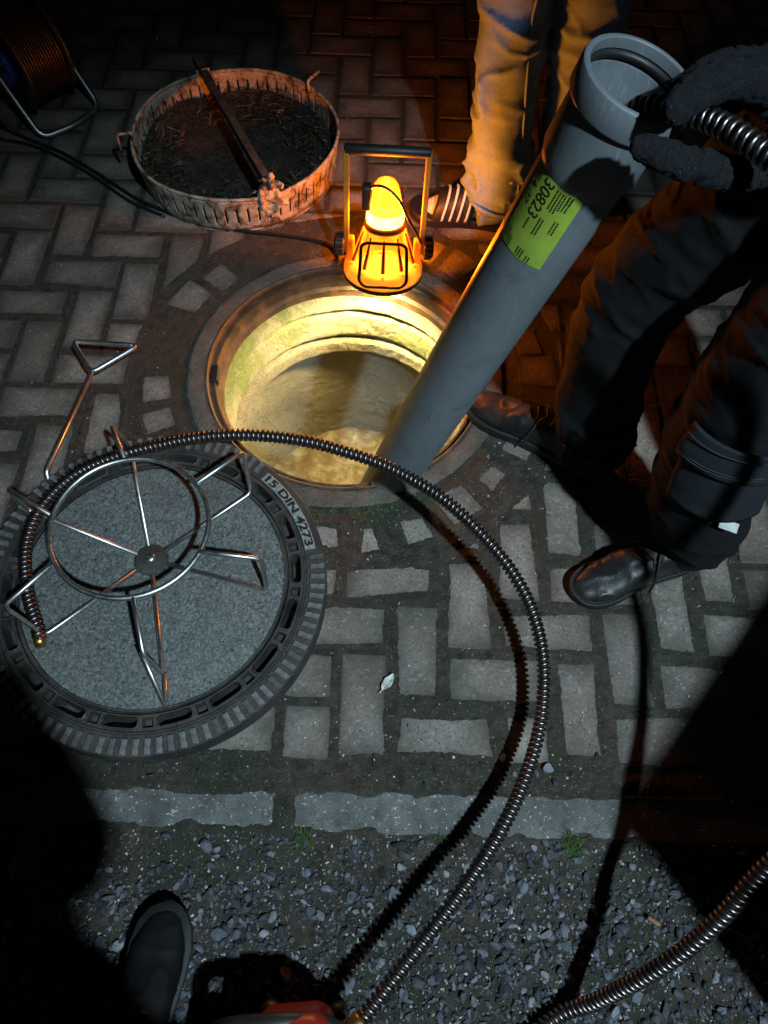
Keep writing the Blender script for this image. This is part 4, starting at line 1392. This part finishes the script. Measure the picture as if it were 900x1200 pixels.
def boot(parent, heel, toe, mat='leather', name="boot", ztop=.16, laces=True, seed=3):
    me = remesh(boot_upper(heel, toe, ztop), .005, 4, lambda c, n: c + n * ((fbm(c, 26, seed, 3) * .0026) + .0030 * (1 - np.abs(noise3(c, (34, 34, 26), seed))) ** 6)[:, None])
    b = obj(name, me, M[mat], parent)
    so_ = obj("sole", sole(heel, toe), M['black_rubber'], b); sharp(so_, 40)
    h, d, s_, L_ = foot_frame(heel, toe)
    sv_ = np.array(so_.data.vertices[2 * 22].co[:])
    ring_ = [np.array(q.co[:]) + np.array(wloc(parent)) for q in so_.data.vertices[3 * 22:4 * 22]]
    obj("welt", tube(smooth_path(ring_, 3, True), .0024, 6, closed=True), M['lace'], b)
    if laces:
        for k in range(5):
            t_ = .34 + k * .062
            z = .119 - k * .0100
            a_ = h + d * L_ * t_
            obj("lace", tube(smooth_path([a_ - s_ * .026 + np.array([0, 0, z - .012]), a_ - s_ * .010 + d * .006 + np.array([0, 0, z + .002]), a_ + s_ * .010 - d * .004 + np.array([0, 0, z + .002]), a_ + s_ * .026 + np.array([0, 0, z - .012])], 5), .0030, 6), M['lace'], b)
        a_ = h + d * L_ * .36
        for s2 in (-1, 1):
            obj("lace_end", tube(smooth_path([a_ + np.array([0, 0, .112]), a_ + s_ * s2 * .022 + d * .02 + np.array([0, 0, .105]), a_ + s_ * s2 * .046 + d * .03 + np.array([0, 0, .07]), a_ + s_ * s2 * .056 + d * .035 + np.array([0, 0, .03])], 6), .0026, 6), M['lace'], b)
    return b
def hand_shell(wrist, d, palm_n, k=1.0):
    """relaxed hand: palm, four unequal curled fingers, thumb leaving the side"""
    w = np.array(wrist, float); d = np.array(d, float); d /= np.linalg.norm(d)
    n_ = np.array(palm_n, float); n_ -= d * (n_ @ d); n_ /= np.linalg.norm(n_); s_ = np.cross(d, n_)
    P_ = [chain([w - d * .02, w + d * .03, w + d * .085], [.026, .033, .036], 4, 14)]
    for q, (o_, L_) in enumerate(((-.030, .070), (-.010, .080), (.011, .075), (.030, .058))):
        b_ = w + d * .085 + s_ * o_
        P_.append(chain([b_ - d * .03, b_, b_ + d * L_ * .5 + n_ * .014, b_ + d * L_ * .8 + n_ * .040], [.011, .0105, .0095, .008], 4, 10))
    b_ = w + d * .025 - s_ * .024
    P_.append(chain([b_, b_ - s_ * .022 + d * .025 + n_ * .012, b_ - s_ * .030 + d * .058 + n_ * .022], [.014, .0115, .009], 4, 10))
    return join(*P_)
def head_parts(parent, c, face, hat=None):
    """hair cap as a child; the head itself belongs to the body mesh"""
    c = np.array(c); f_ = np.array(face, float); f_ /= np.linalg.norm(f_)
    v, f = ell(c + np.array([0, 0, .022]) - f_ * .012, (.085, .085, .105), 18)
    keep_ = [(((v[i] - c) @ f_) < .045 + .5 * (v[i][2] - c[2] - .06)) for i in range(len(v))]
    f = [q for q in f if all(keep_[i] for i in q)]
    obj("hair" if not hat else "knit_cap", (v, f), M['hair'] if not hat else M['jacket'], parent)
    s_ = np.cross([0, 0, 1.], f_)
    for e in (-1, 1):
        obj("eye", ell(c + f_ * .078 + s_ * e * .030 + np.array([0, 0, .004]), (.009, .009, .007), 8), M['ink'], parent)
def head_shell(c, face):
    c = np.array(c); f_ = np.array(face, float); f_ /= np.linalg.norm(f_); s_ = np.cross([0, 0, 1.], f_)
    return join(ell(c, (.078, .078, .112)), ell(c + f_ * .022 - np.array([0, 0, .045]), (.058, .058, .068)),
                tube([c + f_ * .078 + np.array([0, 0, .02]), c + f_ * .098 - np.array([0, 0, .022])], [.008, .013], 8, round_cap=True),
                tube([c + f_ * .078 - s_ * .02 - np.array([0, 0, .055]), c + f_ * .078 + s_ * .02 - np.array([0, 0, .055])], [.008, .008], 8, round_cap=True),
                ell(c + s_ * .078 - np.array([0, 0, .01]), (.016, .016, .03), 8), ell(c - s_ * .078 - np.array([0, 0, .01]), (.016, .016, .03), 8))

# ---- worker in black holding the spiral
wk = thing("person", "person in black work trousers and boots guiding the spiral with a gloved hand", "person", (.53, .80, 0))
hipL, hipR = (.535, .735, .93), (.50, .875, .93)
leg1 = [(.60, .880, .95), (.505, .905, .72), (.432, .950, .50), (.432, .930, .28), (.446, .912, .12)]
leg2 = [(.63, .740, .95), (.590, .715, .72), (.555, .690, .50), (.580, .672, .28), (.603, .664, .12)]
shoulderA, elbowA, wristA = (.67, .61, 1.38), (.76, .56, 1.12), (.511, .719, .980)
shoulderB, elbowB, wristB = (.67, .99, 1.38), (.72, 1.06, 1.12), (.70, 1.06, .88)
headW = (.60, .80, 1.68)
body = join(chain([(.63, .80, .92), (.67, .80, 1.15), (.67, .795, 1.38)], [.11, .115, .11], 5), chain([(.67, .795, 1.38), (.64, .80, 1.50), (.61, .80, 1.58)], [.07, .052, .05], 5),
            chain([shoulderA, elbowA, wristA], [.05, .040, .028]), chain([shoulderB, elbowB, wristB], [.05, .040, .028]), chain([(.67, .62, 1.38), (.67, .97, 1.38)], [.055, .055]),
            chain(leg1, [.085, .078, .055, .050, .036]), chain(leg2, [.085, .078, .055, .050, .036]), hand_shell(wristB, (-.1, 0, -1), (-1, 0, 0)), head_shell(headW, (-.9, 0, -.35)))
obj("body", remesh(body, .008, 3), M['skin'], wk)
head_parts(wk, headW, (-.9, 0, -.35), True)
tr = join(chain([(.635, .735, .95), (.62, .875, .95)], [.115, .115]), chain(leg1[:-1] + [(.452, .910, .150), (.460, .904, .095)], [.112, .098, .088, .084, .082, .078], 7, 26), chain(leg2[:-1] + [(.625, .668, .165), (.640, .672, .105)], [.112, .102, .092, .088, .082, .072], 7, 26))
trz = obj("trousers", remesh(tr, .0065, 3, wrinkle(.0065, 20, 4)), M['work'], wk)
jk = join(chain([(.66, .80, .90), (.685, .80, 1.10), (.675, .795, 1.36)], [.160, .160, .155], 6, 30), chain([(.67, .62, 1.38), (.67, .97, 1.38)], [.078, .078], 5), chain([shoulderA, elbowA, (.548, .698, 1.000)], [.078, .062, .046]), chain([shoulderB, elbowB, (.705, 1.06, .93)], [.078, .062, .046]), chain([(.67, .795, 1.40), (.645, .80, 1.48)], [.085, .072]))
obj("jacket", remesh(jk, .009, 3, wrinkle(.010, 16, 14)), M['jacket'], wk)
boot(wk, (.468, .898, 0), (.196, 1.060, 0), seed=3)
boot(wk, (.660, .680, 0), (.402, .572, 0), seed=8)
# grey knee panels, cargo pocket with flap and stitched seams on the near leg
def leg_patch(leg, radii, z0, z1, a0, a1, lift, nm, mat, n=16, t_=.004, wob=.002, seed=5):
    zs = np.array([p[2] for p in leg])[::-1]; xs_ = np.array([p[0] for p in leg])[::-1]; ys_ = np.array([p[1] for p in leg])[::-1]; rs_ = np.array(radii)[::-1]
    def fn(u, v_):
        z = z0 + (z1 - z0) * v_; a_ = a0 + (a1 - a0) * u
        r = np.interp(z, zs, rs_) + lift
        return (np.interp(z, zs, xs_) + r * math.cos(a_), np.interp(z, zs, ys_) + r * math.sin(a_), z)
    v, f = bend_grid(fn, n, n)
    c0 = np.array([np.interp(v[:, 2], zs, xs_), np.interp(v[:, 2], zs, ys_), v[:, 2]]).T
    dd = v - c0; dd /= np.linalg.norm(dd, axis=1)[:, None] + 1e-9
    v = v + dd * (noise3(v, (25, 25, 40), seed) * wob)[:, None]
    return obj(nm, thick((v, f), t_), mat, trz)
r1 = [.112, .104, .098, .094, .090]; r2 = [.112, .102, .090, .088, .090]
dg_ = math.radians
pk = leg_patch(leg2, r2, .36, .50, dg_(-150), dg_(-55), .010, "cargo_pocket", M['work_grey'], t_=.008)
pk["label"] = "dark grey cargo pocket on the near trouser leg"
leg_patch(leg2, r2, .475, .545, dg_(-153), dg_(-52), .018, "pocket_flap", M['work_grey'], t_=.005, seed=6)
obj("paper_tag", bend_grid(lambda a_, b_: (.567 + a_ * .035, .570 - a_ * .005 + .01 * b_, .345 + .016 * b_ - .012 * a_), 4, 3), M['paper'], trz)
for z in (.534, .492, .486):
    zs = [(.555 + .112 * math.cos(a_), .688 + .112 * math.sin(a_), z + .003 * math.sin(3 * a_)) for a_ in np.linspace(dg_(-152), dg_(-54), 24)]
    obj("stitching", tube(zs, .0009, 5), M['thread'], trz)
pch = remesh(join(box((.785, .735, .70), (.14, .34, .40), 0, .045, 3), chain([(.66, .74, .90), (.77, .71, .88)], [.03, .03])), .008, 4, lambda c, n: c + n * (fbm(c, 14, 77, 3) * .006)[:, None])
obj("shade_pouch", pch, M['jacket'], wk)  # unseen pouch shape added to keep the floodlight off the gap between the legs
# glove closed on the spiral
glv = join(chain([(.403, .769, .984), (.348, .750, .997), (.305, .726, 1.001), (.280, .708, .990)], [.024, .0215, .0195, .0165], 6, 14),
           chain([(.426, .802, .979), (.376, .792, .985), (.326, .769, .990), (.296, .746, .983)], [.023, .0205, .018, .0155], 6, 14),
           chain([(.457, .837, .963), (.409, .830, .959), (.362, .805, .958), (.329, .774, .953)], [.019, .0175, .016, .0135], 6, 14),
           chain([(.484, .859, .941), (.435, .849, .936), (.391, .823, .933), (.358, .795, .930)], [.017, .0155, .0145, .0125], 6, 14),
           chain([(.429, .716, .934), (.361, .678, .942), (.303, .676, .952), (.252, .686, .963)], [.022, .0192, .0180, .0158], 6, 14),
           chain([(.405, .786, .967), (.459, .831, .945)], [.032, .028], 4, 14), chain([(.451, .797, .927), (.473, .782, .940)], [.036, .036], 4, 16), chain([(.420, .716, .935), (.465, .750, .945)], [.022, .034], 4, 14),
           chain([(.463, .768, .945), (.492, .741, .963), (.522, .712, .985)], [.036, .038, .046], 4, 16))
gl_ = obj("glove", remesh(glv, .0026, 2, lambda c, n: c + n * (-.0034 * (1 - np.abs(noise3(c, (58, 16, 16), 12))) ** 8 + noise3(c, 210, 3) * .0016 + noise3(c, 330, 4) * .0010 + fbm(c, 60, 6, 2) * .0016 + noise3(c, 30, 5) * .0018)[:, None]), M['glove'], wk)
gl_["label"] = "fuzzy black knit glove gripping the spiral"
gl2 = obj("glove", remesh(hand_shell(wristB, (-.1, 0, -1), (-1, 0, 0)), .0045, 1, lambda c, n: c + n * .003), M['glove'], wk)

# ---- person in jeans and striped sandals behind the lamp
jn = thing("person", "person in blue jeans with white socks and striped black slides", "person", (.36, 1.80, 0))
l1 = [(.330, 1.93, .95), (.290, 1.90, .72), (.272, 1.865, .50), (.275, 1.775, .28), (.283, 1.700, .10)]
l2 = [(.47, 1.93, .95), (.462, 1.90, .72), (.452, 1.865, .50), (.458, 1.80, .28), (.465, 1.740, .10)]
headJ = (.36, 1.93, 1.68)
body = join(chain([(.40, 1.94, .92), (.40, 1.95, 1.15), (.40, 1.95, 1.40)], [.115, .115, .115], 5), chain([(.40, 1.95, 1.40), (.385, 1.945, 1.50), (.37, 1.94, 1.58)], [.07, .052, .05], 5), chain([(.40, 1.76, 1.40), (.40, 2.14, 1.40)], [.055, .055]),
            chain([(.40, 1.74, 1.40), (.42, 1.70, 1.12), (.36, 1.72, .90)], [.05, .04, .028]), chain([(.40, 2.16, 1.40), (.42, 2.2, 1.12), (.36, 2.18, .90)], [.05, .04, .028]),
            hand_shell((.36, 1.72, .90), (-.2, 0, -1), (0, 1, 0)), hand_shell((.36, 2.18, .90), (-.2, 0, -1), (0, -1, 0)), chain(l1, [.085, .078, .055, .050, .034]), chain(l2, [.085, .078, .055, .050, .034]), head_shell(headJ, (-.8, -.3, -.5)))
obj("body", remesh(body, .009, 3), M['skin'], jn)
head_parts(jn, headJ, (-.8, -.3, -.5))
je = join(chain([(.33, 1.935, .95), (.47, 1.935, .95)], [.12, .12]), chain(l1[:-1] + [(.280, 1.712, .15), (.284, 1.692, .095)], [.115, .102, .086, .080, .076, .077], 7, 26), chain(l2[:-1] + [(.462, 1.755, .15), (.466, 1.735, .095)], [.115, .102, .086, .080, .076, .077], 7, 26))
jeo = obj("jeans", remesh(je, .0065, 3, wrinkle(.0125, 34, 24, .40)), M['denim'], jn)
# side seam with its rust thread
def seam(leg, rr, azd, mat, nm, w_=.0022):
    zs = [p[2] for p in leg][::-1]; P_ = []
    for z in np.linspace(.11, .9, 60):
        x = np.interp(z, zs, [p[0] for p in leg][::-1]); y = np.interp(z, zs, [p[1] for p in leg][::-1]); r = np.interp(z, zs, rr[::-1])
        a_ = math.radians(azd) + .12 * math.sin(z * 9)
        P_.append((x + (r + .002) * math.cos(a_), y + (r + .002) * math.sin(a_), z))
    return obj(nm, tube(P_, w_, 6), mat, jeo)
seam(l1, [.115, .102, .086, .080, .077], -62, M['denim'], "side_seam", .0035)
seam(l1, [.115, .102, .086, .080, .077], -59, M['denim_seam'], "seam_thread", .0016)
obj("turn_up", tube([(.284 + .0785 * math.cos(a_), 1.693 + .0785 * math.sin(a_), .088 + .006 * math.sin(2 * a_)) for a_ in np.linspace(0, 2 * np.pi, 40, endpoint=False)], .0055, 8, closed=True), M['denim'], jeo)
ts = join(chain([(.40, 1.94, .86), (.40, 1.95, 1.10), (.40, 1.95, 1.38)], [.155, .148, .148], 6, 30), chain([(.40, 1.78, 1.40), (.40, 2.12, 1.40)], [.078, .078], 5), chain([(.40, 1.74, 1.40), (.42, 1.70, 1.12), (.366, 1.72, .94)], [.075, .06, .045]), chain([(.40, 2.16, 1.40), (.42, 2.2, 1.12), (.366, 2.18, .94)], [.075, .06, .045]))
obj("jacket", remesh(ts, .010, 3, wrinkle(.009, 16, 34)), M['jacket'], jn)
def slide(parent, heel, toe):
    h, d, s_, L_ = foot_frame(heel, toe)
    ft = remesh(boot_upper(h + d * .008, h + d * (L_ - .028), .17, .042), .005, 4)
    fo = obj("sock", ft, M['sock'], parent)
    ft_v = np.array([v.co[:] for v in ft.vertices])
    so_ = obj("slide_sole", sole(heel, toe, .052, .002, .030, .002), M['black_rubber'], parent); sharp(so_, 40)
    def strap(t0, t1, lift, nm, mat, par, n=10, ang0=-.15, ang1=math.pi + .15):
        def fn(u, v_):
            t_ = t0 + (t1 - t0) * v_
            a_ = ang0 + (ang1 - ang0) * u
            hw = np.interp(t_, [.25, .42, .58, .74, .88], [.045, .047, .050, .053, .050]); hh = np.interp(t_, [.25, .42, .58, .74, .88], [.098, .084, .069, .056, .046])
            p = h + d * L_ * (t_ - .05 * math.sin(a_)) + s_ * (hw + lift) * math.cos(a_) + np.array([0, 0, .028 + (hh + lift) * math.sin(a_)])
            return p
        return obj(nm, thick(bend_grid(fn, 26, n), .004), mat, par)
    sb = strap(.42, .80, .001, "strap", M['black_rubber'], parent)
    for q in range(4):
        t0 = .46 + q * .075
        strap(t0, t0 + .022, .0062, "stripe", M['stripe'], sb, 3, .06, math.pi - .06)
slide(jn, (.340, 1.690, 0), (.052, 1.722, 0))
slide(jn, (.520, 1.735, 0), (.235, 1.80, 0))

# ---- the person behind the camera: dark shoe at the lower left, legs and raised phone out of the picture
ph = thing("person", "person in dark clothes whose black shoe shows at the bottom left", "person", (-.22, -.40, 0))
pl1 = [(-.28, -.43, .93), (-.33, -.36, .50), (-.355, -.30, .10)]
pl2 = [(-.12, -.45, .93), (-.10, -.44, .50), (-.09, -.50, .10)]
headP = (-.14, -.19, 1.60)
sA, eA, wA = (-.33, -.29, 1.34), (-.37, -.28, 1.08), (-.20, -.17, 1.27)
sB, eB, wB = (-.02, -.33, 1.34), (-.03, -.33, 1.08), (-.09, -.19, 1.25)
body = join(chain([(-.20, -.44, .92), (-.19, -.38, 1.15), (-.165, -.30, 1.36)], [.115, .115, .11], 5), chain([(-.165, -.30, 1.36), (-.155, -.26, 1.45), (-.145, -.22, 1.52)], [.07, .052, .05], 5), chain([(-.32, -.30, 1.35), (-.01, -.32, 1.35)], [.055, .055]),
            chain([sA, eA, wA], [.05, .04, .028]), chain([sB, eB, wB], [.05, .04, .028]), hand_shell(wA, (.55, .25, .6), (.6, -.3, -.4)), hand_shell(wB, (-.35, .25, .75), (-.6, -.3, -.4)),
            chain(pl1, [.085, .055, .036]), chain(pl2, [.085, .055, .036]), head_shell(headP, (.30, .7, -.55)))
# keep every body part behind the lens
bm_ = remesh(body, .009, 3)
obj("body", bm_, M['skin'], ph)
head_parts(ph, headP, (.30, .7, -.55))
obj("trousers", remesh(join(chain([(-.28, -.44, .95), (-.12, -.45, .95)], [.115, .115]), chain(pl1[:-1] + [(-.354, -.31, .14), (-.355, -.30, .09)], [.11, .085, .08, .08], 7, 24), chain(pl2[:-1] + [(-.09, -.495, .14), (-.09, -.50, .09)], [.11, .085, .08, .08], 7, 24)), .009, 3, wrinkle(.008, 22, 44)), M['work'], ph)
obj("jacket", remesh(join(chain([(-.21, -.45, .86), (-.20, -.41, 1.10), (-.175, -.33, 1.32)], [.160, .150, .140], 6, 26), chain([(-.30, -.30, 1.35), (-.03, -.32, 1.35)], [.085, .085], 5), chain([sA, eA, (-.215, -.18, 1.255)], [.078, .066, .046]), chain([sB, eB, (-.083, -.20, 1.235)], [.078, .066, .046])), .010, 3, wrinkle(.009, 16, 54)), M['jacket'], ph)
boot(ph, (-.372, -.335, 0), (-.345, -.022, 0), 'shoe_dark', "shoe", .12, True, 13)
v, f = sole((-.372, -.335, 0), (-.345, -.022, 0), .0535, .020, .032)
obj("sole_edge", (v, f), M['sole_grey'], ph)
boot(ph, (-.105, -.545, 0), (-.06, -.30, 0), 'leather', "shoe", .12, False, 15)

# ================================================================== DRAIN CLEANING MACHINE at the bottom edge
mc = thing("drain_machine", "red drain cleaning machine at the bottom edge feeding the spiral", "machine", (-.10, -.27, 0))
obj("housing", box((-.105, -.262, .115), (.125, .225, .17), math.radians(6), .032, 4), M['red_plastic'], mc)
obj("motor", oriented(tube([(0, 0, -.10), (0, 0, -.095), (0, 0, .095), (0, 0, .10)], [.05, .06, .06, .05], 28), (1, 0, 0), (0, 0, 1), (0, -1, 0), (-.20, -.285, .075)), M['black_rubber'], mc)
obj("grip", polyrod([(-.235, -.20, .10), (-.215, -.172, .165), (-.12, -.160, .185), (-.05, -.165, .155), (-.045, -.2, .10)], .013, .03, 12), M['black_rubber'], mc)
ch = np.array([.047, .053, -.002]); ch /= np.linalg.norm(ch)
c0 = np.array([-.012, -.165, .12])
for nm, a_, b_, r_, mt in (("chuck", -.055, -.018, .024, 'iron'), ("brass_collar", -.018, .004, .0165, 'brass')):
    p, q = c0 + ch * a_, c0 + ch * b_
    obj(nm, tube([p, p + ch * .003, q - ch * .003, q], [r_ * .85, r_, r_, r_ * .85], 24), M[mt], mc)
for (x, y) in ((-.16, -.36), (-.05, -.36), (-.16, -.17), (-.05, -.17)):
    obj("foot", lathe([(0, .034), (.014, .034), (.018, .02), (.018, .001), (0, .001)], 20, (x, y, 0)), M['black_rubber'], mc)

# ================================================================== LEAVES AND LITTLE THINGS
def leaf(name, c, L_, w_, az, mat, label, curl=.25, lobes=0, seed=1, group=None):
    r2_ = np.random.default_rng(seed)
    def fn(u, v_):
        x = (u - .5) * L_; s_ = math.sin(math.pi * min(max(u, .001), .999)) ** .75
        if lobes: s_ *= .62 + .38 * abs(math.sin(u * math.pi * lobes))
        y = (v_ - .5) * 2 * w_ * s_
        z = curl * L_ * ((u - .5) ** 2 * 1.5) + abs(v_ - .5) * w_ * .9 + .002 * math.sin(u * 17 + seed) + .003
        return (x, y, z)
    v, f = bend_grid(fn, 26, 9)
    a_ = math.radians(az); R = np.array(Matrix.Rotation(a_, 3, 'Z') @ Matrix.Rotation(r2_.normal() * .15, 3, 'X'))
    v = v @ R.T + np.array([c[0], c[1], c[2]])
    t_ = thing(name, label, "leaf", (c[0], c[1], c[2]), group)
    b = obj("blade", thick((v, f), .0006), mat, t_)
    p = np.array([[(u - .5) * L_, 0, curl * L_ * ((u - .5) ** 2 * 1.5) + .0036] for u in np.linspace(-.18, 1, 12)]) @ R.T + np.array(c)
    obj("stalk", tube(p, np.linspace(.0012, .0004, 12), 6), mat, t_)
    return t_
leaf("fallen_leaf", (.018, .376, zdirt(.018, .376)[0] + .002), .040, .0095, 55, M['pale_leaf'], "small pale leaf lying on a paver right of the cover", .2, 0, 4)
leaf("fallen_leaf", (-.655, .165, .01), .11, .03, 20, M['dry_leaf'], "brown dry leaf in the dark left corner, farthest from the shoe", .5, 3, 5)
leaf("fallen_leaf", (-.60, .065, .012), .12, .034, 75, M['dry_leaf'], "curled brown leaf lying in the shade left of the shoe", .6, 3, 6)
leaf("fallen_leaf", (-.555, -.02, .01), .09, .03, 140, M['dry_leaf'], "brown leaf nearest to the black shoe", .5, 3, 7)
ch_ = thing("wood_chip", "small tan wood chip lying on the gravel", "wood chip", (.49, -.024, 0))
obj("chip", box((.490, -.024, zdirt(.49, -.024)[0] + .012), (.024, .008, .006), math.radians(-30), .002), M['dry_leaf'], ch_)

# ================================================================== OUT OF THE PICTURE: floodlight on its stand, lighting the foreground, and an unseen bin added to shade it
fl = thing("floodlight_stand", "floodlight on a tall tripod stand behind the camera", "floodlight", (LAMP_POS.x, LAMP_POS.y, 0))
Lp = np.array(LAMP_POS)
aim = np.array([.09, .50, 0.]) - Lp; aim /= np.linalg.norm(aim)
fx = np.cross(aim, [0, 0, 1.]); fx /= np.linalg.norm(fx); fz_ = np.cross(fx, aim)
hd = obj("lamp_head", oriented(box((0, -.055, 0), (.26, .07, .20), 0, .012, 3), fx, aim, fz_, Lp), M['black_rubber'], fl, smooth=False)
obj("lens", oriented(box((0, -.0175, 0), (.21, .003, .15), 0, .0), fx, aim, fz_, Lp), M['flood_lens'], hd, smooth=False)
pb = Lp - aim * .12
obj("pole", tube([(pb[0], pb[1], .25), (pb[0], pb[1], 1.8), (pb[0], pb[1], 3.42)], [.019, .017, .014], 14), M['steel_tube'], fl)
obj("yoke", polyrod([pb + fx * .14 + np.array([0, 0, .04]), pb + fx * .14 - np.array([0, 0, .12]), pb - fx * .14 - np.array([0, 0, .12]), pb - fx * .14 + np.array([0, 0, .04])], .008, .02), M['steel_tube'], fl)
for k in range(3):
    a_ = 2 * math.pi * k / 3 - .6
    d = np.array([math.cos(a_), math.sin(a_), 0])
    obj("tripod_leg", tube([np.array([pb[0], pb[1], .85]) + d * .02, np.array([pb[0], pb[1], .015]) + d * .55], .012, 10), M['steel_tube'], fl)
fd = bpy.data.lights.new("floodlight_beam", 'SPOT'); fd.energy = FLOOD_W; fd.color = (.64, .87, 1.0); fd.spot_size = math.radians(43); fd.spot_blend = 1.0; fd.shadow_soft_size = .06
fo_ = bpy.data.objects.new("floodlight_beam", fd); COL.objects.link(fo_); fo_.location = Vector(Lp + aim * .01) - fl.location
fo_.rotation_euler = Vector(aim).to_track_quat('-Z', 'Y').to_euler(); fo_.parent = fl

bn = thing("shade_bin", "unseen dark bin added at the right of the camera to shade the foreground", "bin", (1.03, -.24, 0))
bu, bv = np.array([.63, .77, 0]), np.array([.77, -.63, 0])
bcn = np.array([.650, -.262, 0])
def bp(a_, b_, z): return bcn + bu * a_ + bv * b_ + np.array([0, 0, z])
V, F = [], []
for (z, ins) in ((.02, .075), (.03, .065), (.95, .012), (.98, .004), (1.0, .004)):
    for (a_, b_) in ((ins, ins), (.55 - ins, ins), (.55 - ins, .55 - ins), (ins, .55 - ins)): V.append(bp(a_, b_, z))
for l in range(4):
    for k in range(4): F.append((l * 4 + k, l * 4 + (k + 1) % 4, (l + 1) * 4 + (k + 1) % 4, (l + 1) * 4 + k))
F += [(3, 2, 1, 0), (16, 17, 18, 19)]
obj("shade_bin_body", (np.array(V), F), M['bin'], bn, smooth=False)
obj("lid", oriented(box((.275, .275, 1.028), (.56, .57, .045), 0, .018, 3), bu, bv, (0, 0, 1), bcn), M['bin'], bn)
obj("handle", tube([bp(.06, .60, .99), bp(.49, .60, .99)], .014, 12), M['bin'], bn)
for a_ in (.06, .49):
    obj("wheel", oriented(lathe([(.02, -.02), (.09, -.022), (.1, -.015), (.1, .015), (.09, .022), (.02, .02)], 32, closed_prof=True), (0, 0, 1), bv, bu, bp(a_, .55, .101)), M['black_rubber'], bn)
